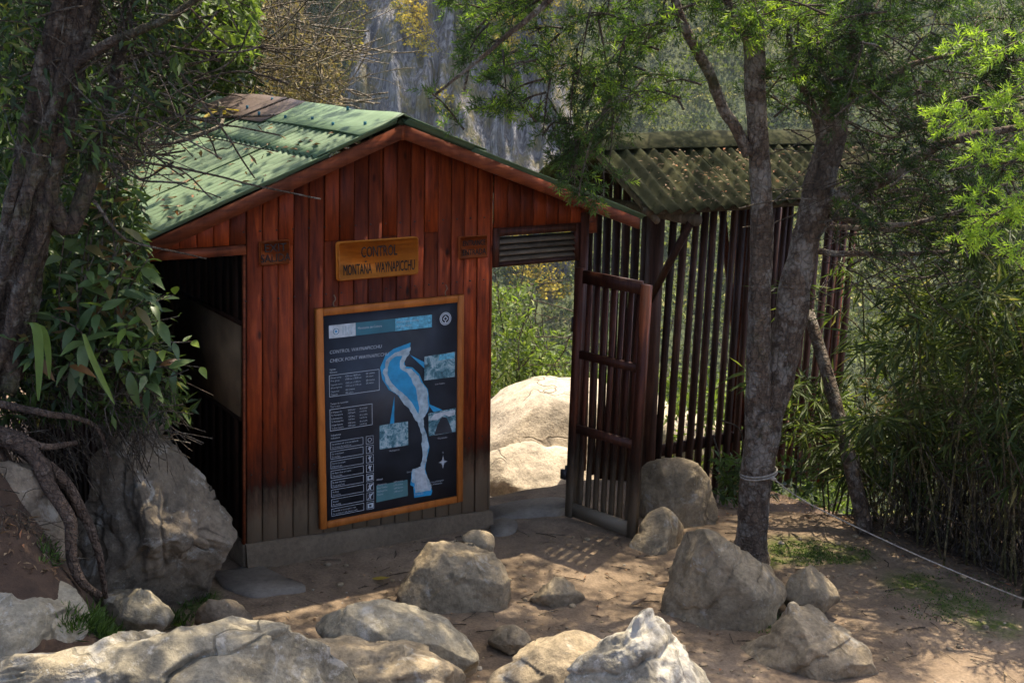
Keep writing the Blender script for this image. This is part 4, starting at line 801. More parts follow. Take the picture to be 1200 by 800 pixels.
def spray(wood_mb, leaf_mb, a, b, n_tw, tw_len, tint, bright=.0, nl=14, ll=.042, lw=.0085, droop=.25, rad=.008):
    """a drooping branch from a to b, side twigs and needle sprigs"""
    a, b = np.array(a, float), np.array(b, float); L_ = np.linalg.norm(b-a); mid = (a+b)/2+np.array([0, 0, droop*L_*.35]); cv = wob(spline([a, mid, b], 12), .03*L_, 2., int(abs(a[0]*100)))
    wood_mb.tube(cv, np.linspace(rad, rad*.3, 12), 5, .5, False); axis = (b-a)/(L_+1e-9)
    pos, drs, tn = [], [], []
    for k in range(n_tw):
        t = RNG.uniform(.12, 1.); p = cv[min(11, int(t*11))]; sd = np.cross(axis, (0, 0, 1.)); sd /= np.linalg.norm(sd)+1e-9
        d = axis*.7 + sd*RNG.choice([-1, 1])*RNG.uniform(.4, 1.1) + np.array([0, 0, RNG.uniform(-.55, .35)]); d /= np.linalg.norm(d); l = tw_len*RNG.uniform(.5, 1.2)*(1.15-.5*t); e = p+d*l+np.array([0, 0, -.12*l]); m_ = (p+e)/2+np.array([0, 0, .05*l])
        wood_mb.tube([p, m_, e], [rad*.4, rad*.3, rad*.15], 3, .5, False)
        for q in range(max(2, int(l/.065))):
            w_ = RNG.uniform(.2, 1.); pp = p*(1-w_)+e*w_; pos.append(pp); drs.append(d*.6+RNG.normal(0, .55, 3)+np.array([0, 0, .1])); tn.append(tint+RNG.normal(0, .12)+(bright if w_ > .75 and RNG.random() < .5 else 0))
    if pos: sprigs(leaf_mb, np.array(pos), np.array(drs), .075, nl, ll, lw, np.array(tn))
def barky(mb, amp, sc=9., seed=0):
    v = mb.v[0]; n = fbm(v*np.array([sc, sc, sc*.35])+seed, 4, seed+3); m_ = fbm(v*np.array([sc*3, sc*3, sc*1.2])+seed, 3, seed+5)
    mb.v[0] = v + np.stack([n, np.roll(n, 7), 0*n], 1)*amp + np.stack([m_, np.roll(m_, 3), 0*m_], 1)*amp*.5; return mb
tb = T(882, 656); TY = tb[1]
tree = thing('forked_tree', 'forked lichen barked conifer with a rope tied to its trunk', 'tree', (tb[0], tb[1], hz(tb[0], tb[1])-.08))
def rel(p): return np.array(p)-np.array(tree.location)
def pr(px, py, Y): return rel(D(px, py, Y))
tr = MB(); path = [pr(881, 672, TY), pr(880, 640, TY), pr(884, 590, TY), pr(890, 530, TY), pr(893, 480, TY+.02)]
tr.tube(wob(spline(path, 60), .012, 4), spline([(.175,), (.115,), (.105,), (.112,), (.118,)], 60)[:, 0]*.98, 26)
barky(tr, .016); tr.build('trunk', M['bark'], tree, True)
tr = MB(); c1 = spline([pr(888, 520, TY), pr(887, 470, TY), pr(889, 380, TY), pr(893, 300, TY), pr(890, 200, TY), pr(885, 100, TY), pr(884, 0, TY), pr(882, -120, TY), pr(880, -300, TY)], 110)
tr.tube(wob(c1, .016, 3), np.linspace(.080, .055, 110), 22); barky(tr, .014, 9, 4); tr.build('stem', M['bark'], tree, True)
tr = MB(); c2 = spline([pr(896, 530, TY+.03), pr(905, 470, TY+.08), pr(920, 400, TY+.12), pr(935, 320, TY+.15), pr(955, 245, TY+.18), pr(972, 170, TY+.2), pr(985, 90, TY+.2), pr(1010, 0, TY+.2), pr(1040, -150, TY+.2), pr(1060, -300, TY+.2)], 120)
tr.tube(wob(c2, .03, 3), spline([(.085,), (.098,), (.100,), (.095,), (.09,), (.078,), (.068,), (.055,)], 120)[:, 0], 22); barky(tr, .018, 9, 8); tr.build('stem', M['bark'], tree, True)
def limb(parent, pts, r0, r1, m, name='limb', n=26, amp=.03, sides=8):
    mb = MB(); mb.tube(wob(spline(pts, n), amp, 3), np.linspace(r0, r1, n), sides); barky(mb, r0*.16, 10, n); return mb.build(name, m, parent, True)
limb(tree, [pr(878, 180, TY), pr(868, 158, TY), pr(845, 115, TY-.05), pr(815, 60, TY-.1), pr(795, 15, TY-.15), pr(780, -60, TY-.2)], .042, .024, M['bark'])
limb(tree, [pr(965, 165, TY+.2), pr(948, 115, TY+.1), pr(932, 78, TY+.05), pr(925, 30, TY)], .038, .018, M['bark'])
limb(tree, [pr(950, 255, TY+.18), pr(985, 228, TY+.1), pr(1030, 212, TY+.0), pr(1075, 185, TY-.1), pr(1120, 165, TY-.2), pr(1190, 150, TY-.3)], .055, .02, M['bark'])
limb(tree, [pr(945, 268, TY+.15), pr(990, 268, TY+.2), pr(1040, 271, TY+.25), pr(1100, 268, TY+.3)], .022, .012, M['bark'])
limb(tree, [pr(940, 292, TY+.15), pr(985, 297, TY+.2), pr(1035, 298, TY+.22), pr(1120, 292, TY+.3)], .024, .012, M['bark'])
limb(tree, [pr(960, 240, TY+.18), pr(1000, 262, TY+.1), pr(1060, 265, TY), pr(1150, 240, TY-.1)], .025, .012, M['bark'])
limb(tree, [pr(975, 140, TY+.2), pr(1015, 105, TY+.1), pr(1080, 70, TY), pr(1150, 60, TY-.1)], .03, .012, M['bark'])
limb(tree, [pr(884, 60, TY), pr(840, -20, TY-.2), pr(780, -60, TY-.4), pr(700, -40, TY-.5), pr(620, 20, TY-.6), pr(560, 70, TY-.6), pr(510, 110, TY-.6)], .035, .007, M['bark'])
limb(tree, [pr(795, 15, TY-.15), pr(760, 40, TY-.3), pr(720, 100, TY-.3), pr(690, 170, TY-.3), pr(680, 230, TY-.3)], .014, .005, M['bark'])
crown_w, crown_l = MB(), MB()
def region(px0, px1, py0, py1, Y0, Y1, n, tint, bright, slen=.35, tw=8, dirbias=(-.5, 0, -.25), wm=None, lm=None, org=None, **kw):
    wm = crown_w if wm is None else wm; lm = crown_l if lm is None else lm
    for _ in range(n):
        e = D(RNG.uniform(px0, px1), RNG.uniform(py0, py1), RNG.uniform(Y0, Y1)); d = np.array(dirbias)+RNG.normal(0, .5, 3); d /= np.linalg.norm(d); l = slen*RNG.uniform(.6, 1.4)
        o = np.array(tree.location) if org is None else org; spray(wm, lm, e-d*l-o, e-o, tw, .17, tint+RNG.normal(0, .08), bright, **kw)
region(470, 620, -10, 70, 7.2, 8.4, 9, .58, .35); region(560, 720, 0, 100, 7.2, 8.4, 14, .56, .35); region(480, 580, 70, 130, 7.2, 7.8, 5, .55, .3)
region(630, 730, 90, 190, 7.3, 7.8, 17, .45, .2, dirbias=(-.1, 0, -.9)); region(655, 715, 180, 240, 7.3, 7.7, 9, .48, .3, dirbias=(0, 0, -1))
region(700, 850, -10, 60, 7.2, 8.4, 14, .6, .35); region(700, 780, 60, 110, 7.2, 7.8, 8, .75, .35); region(560, 625, 110, 135, 7.2, 7.5, 4, .78, .3)
region(830, 960, -10, 60, 7.0, 8.2, 22, .68, .35); region(870, 950, 60, 110, 7.2, 8., 8, .5, .3)
region(950, 1210, -10, 110, 7.0, 8.8, 80, .34, .22, dirbias=(.5, 0, -.3)); region(970, 1210, 100, 240, 7.2, 8.8, 66, .24, .14, dirbias=(.5, 0, -.35)); region(1000, 1210, 230, 300, 7.4, 8.8, 34, .20, .05, dirbias=(.4, 0, -.5))
# upper crown, above the frame, that throws the dappled shade
n = 0
while n < 275:
    x, y, z = RNG.uniform(-2.2, 4.6), RNG.uniform(5.2, 10.4), RNG.uniform(3.95, 5.7)
    gx, gy = x-.13*z/1., y-.30*z
    s_, v_ = sv(np.array([gx, gy, 0]))
    if v_ > -.55 and s_ < 3.2: 
        if not (s_ > -.1 and v_ < 1.0 and RNG.random() < .62): continue
    if v_ > .3 and s_ < 3.3 and s_ > 1.9: continue
    if x > 1.2 and y < 8.6 and RNG.random() < .62: continue
    if x > 2.7 and 5.6 < y < 9.4 and RNG.random() < .85: continue
    if fbm([[x*.75, y*.75, z*.5]], 2, 88)[0] < -.10: continue
    e = np.array([x, y, z]); d = RNG.normal(0, 1, 3)*np.array([1, 1, .35]); d /= np.linalg.norm(d)
    spray(crown_w, crown_l, e-d*.35-np.array(tree.location), e+d*.35-np.array(tree.location), 10, .26, .45, .2, nl=9, ll=.062, lw=.016, rad=.01); n += 1
for _ in range(46):
    e = W(RNG.uniform(3.0, 6.2), RNG.uniform(-.3, 1.0), 2.3); k_ = RNG.uniform(1.8, 2.9); e = e+np.array([.22, .35, 1.])*k_
    d = RNG.normal(0, 1, 3)*np.array([1, 1, .35]); d /= np.linalg.norm(d)
    spray(crown_w, crown_l, e-d*.35-np.array(tree.location), e+d*.35-np.array(tree.location), 10, .26, .45, .2, nl=9, ll=.062, lw=.016, rad=.01)
for _ in range(58):
    e = T(RNG.uniform(470, 830), RNG.uniform(618, 770)); k_ = RNG.uniform(4.1, 5.4); e = e+np.array([.22, .35, 1.])*k_
    d = RNG.normal(0, 1, 3)*np.array([1, 1, .35]); d /= np.linalg.norm(d)
    spray(crown_w, crown_l, e-d*.3-np.array(tree.location), e+d*.3-np.array(tree.location), 8, .24, .45, .2, nl=9, ll=.062, lw=.015, rad=.01)
for k in range(330):
    a = D(RNG.uniform(955, 1230), RNG.uniform(60, 330), RNG.uniform(7.3, 8.8)); an = RNG.uniform(-.9, .9)+(math.pi if RNG.random() < .3 else 0); l = RNG.uniform(.15, .6); b_ = a+np.array([l*math.cos(an), RNG.normal(0, .15), l*math.sin(an)-.08])
    o_ = np.array(tree.location); crown_w.tube(wob(spline([a-o_, (a+b_)/2-o_+RNG.normal(0, .03, 3), b_-o_], 7), .02, 4, k), RNG.uniform(.0018, .005), 4, .5, False)
stuff(crown_w.build('twigs', M['twig'], tree)); stuff(crown_l.build('foliage', M['needle'], tree))
# near bright green branch from the right
lb = D(1290, 150, 6.0)
yb = thing('conifer_branch_tree', 'young conifer with bright yellow green needle tips beside the bamboo', 'tree', (lb[0]+.5, lb[1]+.25, hz(lb[0]+.5, lb[1]+.25)-.1)); o_ = np.array(yb.location)
limb(yb, [(0, 0, 0), (.03, 0, 1.2), (-.02, 0, 2.4), (0, 0, 3.6), (.02, 0, 4.4)], .07, .03, M['bark'], 'trunk', 40)
wmb, lmb = MB(), MB()
for px, py, Y in ((1110, 150, 6.1), (1150, 140, 6.1), (1185, 160, 6.0), (1130, 190, 6.1), (1170, 200, 6.0), (1190, 235, 5.9), (1150, 262, 6.0), (1140, 280, 6.0), (1120, 275, 6.1), (1185, 300, 6.0), (1170, 260, 6.0), (1200, 180, 6.0), (1110, 60, 6.2), (1160, 70, 6.1), (1195, 40, 6.0), (1180, 110, 6.0), (1095, 135, 6.2), (1130, 240, 6.0)):
    e = D(px, py, Y); a = e+np.array([.22, .03, .10]); spray(wmb, lmb, a-o_, e-o_, 9, .10, .72, .5, nl=16, ll=.034, lw=.008)
for k in range(4):
    e = D(1180-15*k, 70+62*k, 6.05); limb(yb, [np.array([0, 0, e[2]-hz(lb[0], lb[1])+.1]), (e-o_)*.4+np.array([0, 0, .6*(e-o_)[2]+.05]), e-o_], .018, .006, M['twig'], 'limb', 14, .02, 6)
for _ in range(16):
    z = RNG.uniform(4.3, 5.4)-o_[2]; a = RNG.uniform(0, 6.28); d = np.array([math.cos(a), math.sin(a), .1]); spray(wmb, lmb, np.array([0, 0, z]), np.array([0, 0, z])+d*RNG.uniform(.4, .9), 8, .2, .4, .3, nl=10, ll=.05, lw=.011)
stuff(wmb.build('twigs', M['twig'], yb)); stuff(lmb.build('foliage', M['needle_bright'], yb))

# rope from the trunk to the right
rp = [D(870, 547, TY-.05), D(893, 556, TY-.13), D(905, 560, TY-.10), D(945, 588, TY-.08), None, None, None, None]
rA, rB = rp[3], T(1290, 746)+[0, 0, .06]
for _k in range(4): rp[4+_k] = rA+(rB-rA)*(_k+1)/4+np.array([0, 0, (-.03, -.04, -.03, 0)[_k]])
base = rp[2].copy(); rope = thing('rope', 'thin pale rope tied round the forked trunk and trailing along the path edge', 'rope', (base[0], base[1], 0))
mb = MB(); mb.tube(spline([p-np.array([base[0], base[1], 0]) for p in rp[2:]], 90), .0048, 6); mb.build('line', M['rope'], rope, True)
cz = D(890, 555, TY)[2]; cx = D(889, 555, TY)[0]
mb = MB()
for w_ in range(2):
    th = np.linspace(0, 2*np.pi, 40); mb.tube(np.stack([cx+.117*np.cos(th)-base[0], TY+.117*np.sin(th)-base[1], cz+.018*w_+.02*np.cos(th)], 1), .0065, 6)
mb.build('coil', M['rope'], rope, True); mb = MB(); kk = rp[2]-np.array([base[0], base[1], 0]); mb.tube([kk+[-.02, 0, .005], kk, kk+[.025, 0, -.012]], [.009, .016, .009], 8); mb.build('knot', M['rope'], rope, True)

# leaning prop
a, b_ = T(1016, 624), D(948, 365, TY+1.15)
lp = MB(); o_ = np.array([a[0], a[1], hz(a[0], a[1])-.08]); lp.tube(wob(spline([a-o_, (a+b_)/2-o_+[.015, 0, 0], b_-o_], 16), .012, 2), np.linspace(.058, .042, 16), 10); tag(lp.build('leaning_log', M['bark'], None, True, o_), 'bare log leaning from the path edge against the shelter', 'log')

# ------------------------------------------------------------------ left tree: twisted strands, roots
lt_b = D(10, 430, 6.1); ltree = thing('twisted_tree', 'twisted fibrous trunk with bare roots gripping the rocky bank', 'tree', (lt_b[0], lt_b[1], lt_b[2]-.1)); o_ = np.array(ltree.location)
def lr(px, py, Y): return D(px, py, Y)-o_
ax = spline([lr(-5, 450, 6.1), lr(18, 330, 6.05), lr(38, 240, 6.0), lr(58, 150, 6.0), lr(78, 60, 6.0), lr(92, -30, 6.0), lr(110, -200, 6.1), lr(130, -420, 6.2)], 110)
mb = MB(); mb.tube(wob(ax, .03, 3), np.linspace(.075, .055, 110), 24); barky(mb, .03, 10, 2); mb.build('trunk', M['bark_left'], ltree, True)
for k in range(9):
    ph = k*.7+np.linspace(0, 2.6+math.sin(k*3), 110); r = np.linspace(.088, .06, 110)*(1+.2*math.sin(k*2)); st = ax+np.stack([np.cos(ph)*r, np.sin(ph)*r, 0*r], 1)
    mb = MB(); mb.tube(wob(st, .045, 2.5, k), np.linspace(.038, .02, 110)*(1+.4*math.sin(k*5)), 14); barky(mb, .018, 14, k); mb.build('strand', M['bark_left'], ltree, True)
for pts, r0, r1 in (([(-5, 508, 5.9), (35, 528, 5.85), (58, 570, 5.75), (80, 612, 5.65), (84, 655, 5.6), (100, 685, 5.6), (118, 700, 5.7)], .044, .018), ([(-20, 495, 6.0), (20, 508, 5.95), (50, 522, 5.9), (90, 520, 6.1)], .03, .012), ([(20, 520, 6.0), (70, 560, 5.95), (100, 610, 5.95), (118, 660, 5.95), (125, 700, 6.0)], .040, .012), ([(0, 470, 6.0), (60, 485, 6.0), (110, 500, 6.2), (130, 540, 6.25)], .022, .008)):
    limb(ltree, [lr(*p) for p in pts], r0, r1, M['root'], 'root', 40, .03, 10)
limb(ltree, [lr(70, 90, 6.0), lr(120, 55, 5.9), lr(200, 20, 5.8), lr(260, -30, 5.8)], .03, .012, M['bark_left'])
limb(ltree, [lr(60, 240, 6.0), lr(85, 270, 6.05), lr(110, 200, 6.1), lr(130, 120, 6.3), lr(150, 20, 6.4), lr(160, -80, 6.4)], .05, .03, M['bark_left'])
wmb, lmb = MB(), MB()
for k in range(290):
    a = D(RNG.uniform(-40, 210), RNG.uniform(-40, 190), RNG.uniform(5.8, 7.0)); an = RNG.normal(.3, .9); l = RNG.uniform(.15, .6); b_ = a+np.array([l*math.cos(an), RNG.normal(0, .2), -l*math.sin(an)*.8])
    wmb.tube(wob(spline([a-o_, (a+b_)/2-o_+RNG.normal(0, .05, 3), b_-o_], 9), .03, 3, k), RNG.uniform(.002, .006), 4, .5, False)
for p0, p1, p2 in (((40, 170), (170, 190), (375, 235)), ((110, 235), (150, 280), (240, 305)), ((100, 60), (190, 130), (330, 160)), ((30, 60), (110, 70), (165, 20)), ((70, 130), (160, 90), (260, 70)), ((150, 20), (230, 110), (300, 210)), ((100, 150), (200, 170), (340, 115)), ((0, 120), (90, 150), (200, 190))):
    wmb.tube(wob(spline([D(*p0, 6.0)-o_, D(*p1, 6.05)-o_, D(*p2, 6.2)-o_], 24), .02, 3), np.linspace(.009, .004, 24), 5, .5, False)
stuff(wmb.build('dead_twigs', M['twig'], ltree))
n = 4200; P = np.array([D(RNG.uniform(-40, 215), RNG.uniform(-40, 190), RNG.uniform(5.8, 6.8)) for _ in range(n)]); P = P[fbm(P*2.5, 3, 5) > .05]; P = P[(P[:, 0]/P[:, 1]*F_PX+600 < 135) | (P[:, 2] > 2.75)]; n = len(P)
lmb.leaves(P-o_, RNG.normal(size=(n, 3))+np.array([.2, -.2, -.5]), runit(n)+np.array([0, -.5, 1]), RNG.uniform(.05, .11, n), RNG.uniform(.012, .03, n), RNG.uniform(.1, 1, n))
n = 0
pos = []
while len(pos) < 3300:
    p = np.array([RNG.uniform(-4.6, -.5), RNG.uniform(4.9, 8.8), RNG.uniform(3.75, 5.6)]); gx, gy = p[0]-.13*p[2], p[1]-.30*p[2]; s_, v_ = sv(np.array([gx, gy, 0]))
    if v_ > -.1 and s_ > -.75: continue
    if fbm([p*.9], 2, 66)[0] > -.08: pos.append(p)
pos = np.array(pos); n = len(pos); lmb.leaves(pos-o_, RNG.normal(size=(n, 3)), runit(n)+np.array([0, 0, 1.]), RNG.uniform(.10, .2, n), RNG.uniform(.04, .08, n), RNG.uniform(.1, .9, n))
stuff(lmb.build('foliage', M['thicket'], ltree))

# ------------------------------------------------------------------ left shrub with large leaves
def leafmesh(name, ln, wd, m, curl):
    ts = [0, .15, .35, .6, .82, 1.]; wsl = [.06, .6, 1., .85, .42, .0]; v = []; f = []
    for t, w_ in zip(ts, wsl):
        zc = -curl*ln*t*t; v += [(-wd*.5*w_, ln*t, zc+wd*.14*w_), (0, ln*t, zc), (wd*.5*w_, ln*t, zc+wd*.14*w_)]
    for k in range(5): f += [(3*k, 3*k+1, 3*k+4, 3*k+3), (3*k+1, 3*k+2, 3*k+5, 3*k+4)]
    mb = MB().add(v, np.array(f)); return mb.mesh(name, m, True)
LM = [leafmesh('leaf', .17, .058, M['leaf_g'], .18), leafmesh('leaf', .14, .050, M['leaf_g'], .28), leafmesh('leaf', .15, .046, M['leaf_l'], .15), leafmesh('leaf', .16, .05, M['leaf_r'], .3), leafmesh('leaf', .19, .060, M['leaf_g'], .35)]
shb = D(110, 478, 6.3); shrub = thing('leafy_shrub', 'leafy green shrub spilling over the bank beside the doorway', 'shrub', (shb[0], shb[1], shb[2]-.1)); o_ = np.array(shrub.location)
stm = MB(); nleaf = 0
def twigset(e, root, nl, spreadr=.1, mesh=None):
    global nleaf
    cv = spline([root, root*.45+e*.55+np.array([0, -.05, .12]), e], 12); stm.tube(cv-o_, np.linspace(.008, .003, 12), 5, .5, False); d0 = cv[-1]-cv[-4]; d0 /= np.linalg.norm(d0)
    for k in range(nl):
        if nleaf >= 299: return
        t = 1-k*.075; p = cv[min(11, max(2, int(t*11)))]; ang = k*2.4+RNG.uniform(0, 1); sd = np.cross(d0, (0, 0, 1.)); sd /= np.linalg.norm(sd)+1e-9; up_ = np.cross(sd, d0)
        d = d0*.45+(sd*math.cos(ang)+up_*math.sin(ang))*.9+np.array([0, -.15, -.18]); d /= np.linalg.norm(d)
        zax = np.array([RNG.normal(0, .3), -.35+RNG.normal(0, .3), 1.]); xax = np.cross(d, zax); xax /= np.linalg.norm(xax); zax = np.cross(xax, d)
        o = link('leaf', mesh if (mesh and RNG.random() < .7) else LM[RNG.choice([0, 0, 0, 1, 1, 4, 4, 2, 3])], shrub); sc_ = RNG.uniform(.42, 1.08)
        p = p-o_; o.matrix_local = Matrix(((xax[0]*sc_, d[0]*sc_, zax[0]*sc_, p[0]), (xax[1]*sc_, d[1]*sc_, zax[1]*sc_, p[1]), (xax[2]*sc_, d[2]*sc_, zax[2]*sc_, p[2]), (0, 0, 0, 1))); nleaf += 1
for px, py, Y, m in ((225, 400, 6.3, LM[2]), (235, 430, 6.3, LM[2]), (210, 370, 6.25, LM[2]), (205, 345, 6.3, LM[2]), (215, 440, 6.25, None), (190, 410, 6.2, LM[2]), (182, 330, 6.3, None), (168, 285, 6.2, LM[3]), (148, 255, 6.2, LM[3]), (120, 230, 6.15, LM[3]), (130, 200, 6.2, LM[3]), (145, 310, 6.1, None), (140, 320, 6.1, None), (110, 300, 6.1, None), (90, 330, 6.05, None), (60, 370, 6.0, None), (120, 360, 6.05, None), (150, 380, 6.1, LM[2]), (170, 350, 6.15, None), (100, 400, 6.05, None), (130, 430, 6.05, None), (80, 430, 6.0, None), (170, 440, 6.1, None), (40, 420, 6.0, None), (196, 345, 6.4, LM[2]), (155, 410, 6.1, None), (75, 280, 6.1, None), (20, 400, 5.95, None), (105, 265, 6.15, LM[3]), (185, 465, 6.15, None), (145, 280, 6.2, None), (178, 296, 6.25, None), (128, 222, 6.2, LM[3])):
    root = D(110+RNG.uniform(-60, 50), 470, 6.4); twigset(D(px, py, Y), root, 9, mesh=m)
stuff(stm.build('stems', M['twig'], shrub))
lmb = MB(); n = 7000; P = np.array([D(RNG.uniform(-30, 225), RNG.uniform(215, 490), RNG.uniform(6.2, 7.0)) for _ in range(n)]); P = P[(fbm(P*3, 3, 15) > -.15)]; P = P[P[:, 0]/P[:, 1]*F_PX/1.02+600 < 172+np.clip(1.95-P[:, 2], 0, 3)*60]; n = len(P)
lmb.leaves(P-o_, RNG.normal(size=(n, 3))+np.array([.3, -.4, -.5]), runit(n)+np.array([0, -.4, 1]), RNG.uniform(.05, .13, n), RNG.uniform(.018, .04, n), RNG.uniform(.2, 1., n)); stuff(lmb.build('inner_leaves', M['thicket'], shrub))
# hanging strap leaves
def strap(label, pts, w0, Y):
    P = spline([D(x, y, Y) for x, y in pts], 16); o = P[0].copy(); mb = MB(); wd = w0*np.sin(np.linspace(.35, 3.05, 16))**.7; v = []
    for p, w_ in zip(P, wd): v += [p-o+[-w_/2, 0, .004], p-o+[0, .006, 0], p-o+[w_/2, 0, .004]]
    mb.add(v, np.array([(3*a+b, 3*a+b+1, 3*a+b+4, 3*a+b+3) for a in range(15) for b in range(2)])); tag(mb.build('strap_leaf', M['leaf_l'], None, True, o), label, 'leaf')
strap('long pale strap leaf hanging below the shrub stems', [(28, 378), (42, 383), (46, 420), (45, 470)], .05, 5.9); strap('broad arching strap leaf beside the hanging one', [(30, 380), (48, 384), (56, 410), (58, 445)], .04, 5.95); strap('slanting strap leaf hanging over the soil bank', [(98, 392), (108, 420), (122, 450), (134, 474)], .035, 6.0)
# dead hanging rootlets / dry litter over the bank
wmb = MB(); o_ = D(80, 480, 6.3)
for k in range(520):
    a = D(RNG.uniform(-20, 190), RNG.uniform(430, 520), RNG.uniform(6.15, 6.6)) if k < 400 else T(RNG.uniform(-20, 110), RNG.uniform(500, 650))+[0, 0, .05]; l = RNG.uniform(.08, .35); an = RNG.normal(-1.2, .6); b_ = a+np.array([l*math.cos(an), RNG.normal(0, .06), l*math.sin(an)]); wmb.tube(spline([a-o_, (a+b_)/2-o_+RNG.normal(0, .03, 3), b_-o_], 5), RNG.uniform(.0015, .004), 3, .5, False)
tag(wmb.build('hanging_rootlets', M['twig'], None, False, o_), 'mat of dry rootlets and dead stems hanging over the soil bank', 'rootlets', None, 'stuff')

# ------------------------------------------------------------------ thicket behind and left of the roof
def thicket(name, label, boxes, n, m, ll, lw, tint, twn, tm, seed, cat='bush'):
    cpx = np.mean([(b[0]+b[1])/2 for b in boxes]); Yc = np.mean([(b[4]+b[5])/2 for b in boxes]); p0 = D(cpx, 300, Yc); o = np.array([p0[0], p0[1], hz(p0[0], p0[1])]); t = thing(name, label, cat, o)
    mb, wm = MB(), MB(); tot = sum((b[1]-b[0])*(b[3]-b[2]) for b in boxes)
    for bx in boxes:
        k = int(n*(bx[1]-bx[0])*(bx[3]-bx[2])/tot); P = np.array([D(RNG.uniform(bx[0], bx[1]), RNG.uniform(bx[2], bx[3]), RNG.uniform(bx[4], bx[5])) for _ in range(k)]); g = fbm(P*1.8, 3, seed); P = P[g > -.18]; g = g[g > -.18]; k = len(P)
        mb.leaves(P-o, RNG.normal(size=(k, 3))+np.array([.2, -.3, -.3]), runit(k)+np.array([0, -.4, 1.]), ll*RNG.uniform(.6, 1.4, k), lw*RNG.uniform(.6, 1.4, k), tint+.5*g+RNG.normal(0, .18, k))
        for _ in range(int(twn*(bx[1]-bx[0])*(bx[3]-bx[2])/tot)):
            a = D(RNG.uniform(bx[0], bx[1]), RNG.uniform(bx[2], bx[3]), RNG.uniform(bx[4], bx[5])); l = RNG.uniform(.25, .9); an = RNG.uniform(-.5, 2.2); b_ = a+np.array([l*math.cos(an), RNG.normal(0, .2), l*math.sin(an)]); wm.tube(wob(spline([a-o, (a+b_)/2-o+RNG.normal(0, .06, 3), b_-o], 8), .03, 3), RNG.uniform(.002, .008), 4, .5, False)
    stuff(mb.build('foliage', m, t)); stuff(wm.build('stems', tm, t)); return t
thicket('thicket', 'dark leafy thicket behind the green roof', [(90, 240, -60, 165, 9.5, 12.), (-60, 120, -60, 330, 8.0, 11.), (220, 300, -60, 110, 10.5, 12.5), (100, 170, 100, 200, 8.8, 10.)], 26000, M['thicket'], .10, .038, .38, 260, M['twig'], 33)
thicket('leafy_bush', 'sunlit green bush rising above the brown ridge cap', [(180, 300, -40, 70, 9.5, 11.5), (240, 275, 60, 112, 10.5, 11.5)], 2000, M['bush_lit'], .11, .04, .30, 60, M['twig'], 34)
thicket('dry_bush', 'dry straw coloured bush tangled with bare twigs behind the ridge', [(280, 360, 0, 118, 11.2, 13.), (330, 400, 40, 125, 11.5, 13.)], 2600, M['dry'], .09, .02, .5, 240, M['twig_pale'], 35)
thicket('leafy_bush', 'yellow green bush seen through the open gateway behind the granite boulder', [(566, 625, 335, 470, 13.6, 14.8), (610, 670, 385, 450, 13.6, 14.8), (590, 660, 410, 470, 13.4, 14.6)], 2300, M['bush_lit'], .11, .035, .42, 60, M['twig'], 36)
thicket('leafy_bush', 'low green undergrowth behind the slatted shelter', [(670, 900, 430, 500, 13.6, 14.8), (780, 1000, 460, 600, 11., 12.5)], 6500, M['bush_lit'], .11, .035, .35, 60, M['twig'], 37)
# low weeds at the shelter foot
thicket('weed_clump', 'low green weeds growing along the foot of the shelter slats', [(840, 960, 535, 585, 9.2, 9.9)], 900, M['thicket'], .09, .03, .65, 10, M['twig'], 38, 'weeds')

# ------------------------------------------------------------------ bamboo
def bamboo(label, px, py, hgt, seed, n_c=4, dens=1., grp='bamboo plants along the path edge', back=0.):
    p = T(px, py)+np.array([.0, back, 0]); o = np.array([p[0], p[1], hz(p[0], p[1])-.03]); t = thing('bamboo_plant', label, 'bamboo', o, 0, grp); lm = MB(); rng = np.random.default_rng(seed)
    for k in range(n_c):
        b0 = np.array([rng.normal(0, .13), rng.normal(0, .10), 0]); ln = rng.normal(0, .22, 2); hh = hgt*rng.uniform(.75, 1.1); cv = spline([b0, b0+[ln[0]*.35, ln[1]*.35, hh*.45], b0+[ln[0], ln[1], hh*.85], b0+[ln[0]*1.9, ln[1]*1.9-.1, hh]], 18)
        cb = MB(); cb.tube(wob(cv, .015, 3, seed), np.linspace(.0085, .003, 18), 6)
        for j in range(2, 16, 2): cb.tube([cv[j]-[0, 0, .005], cv[j], cv[j]+[0, 0, .005]], [.008, .0125, .008], 6)
        cb.build('cane', M['cane'], t, True)
        for j in range(5, 18):
            for _ in range(int(rng.integers(2, 6)*dens)):
                d = rng.normal(0, 1, 3)*np.array([1, 1, .3]); d /= np.linalg.norm(d); l = rng.uniform(.08, .3); tip = cv[j]+d*l; lm.tube([cv[j], (cv[j]+tip)/2+[0, 0, .02], tip], .0018, 3, .3, False); m_ = int(rng.integers(4, 8)); fr = rng.uniform(.4, 1., m_)[:, None]
                lm.leaves(cv[j]*(1-fr)+tip*fr, d+rng.normal(0, .6, (m_, 3))+np.array([0, 0, -.45]), np.tile([0, -.3, 1.], (m_, 1))+rng.normal(0, .35, (m_, 3)), rng.uniform(.11, .23, m_), rng.uniform(.013, .023, m_), np.clip(rng.normal(.45, .25, m_)-.1*(j < 8), 0, 1))
    stuff(lm.build('leaves', M['bamboo_leaf'], t)); return t
BL = ['leafy green bamboo plant standing in the dense row beside the roped path']*12
BL[0] = 'short bamboo plant growing at the corner of the slatted shelter'; BL[1] = 'low bamboo plant between the shelter and the leaning log'; BL[2] = 'bamboo plant growing just beyond the foot of the leaning log'
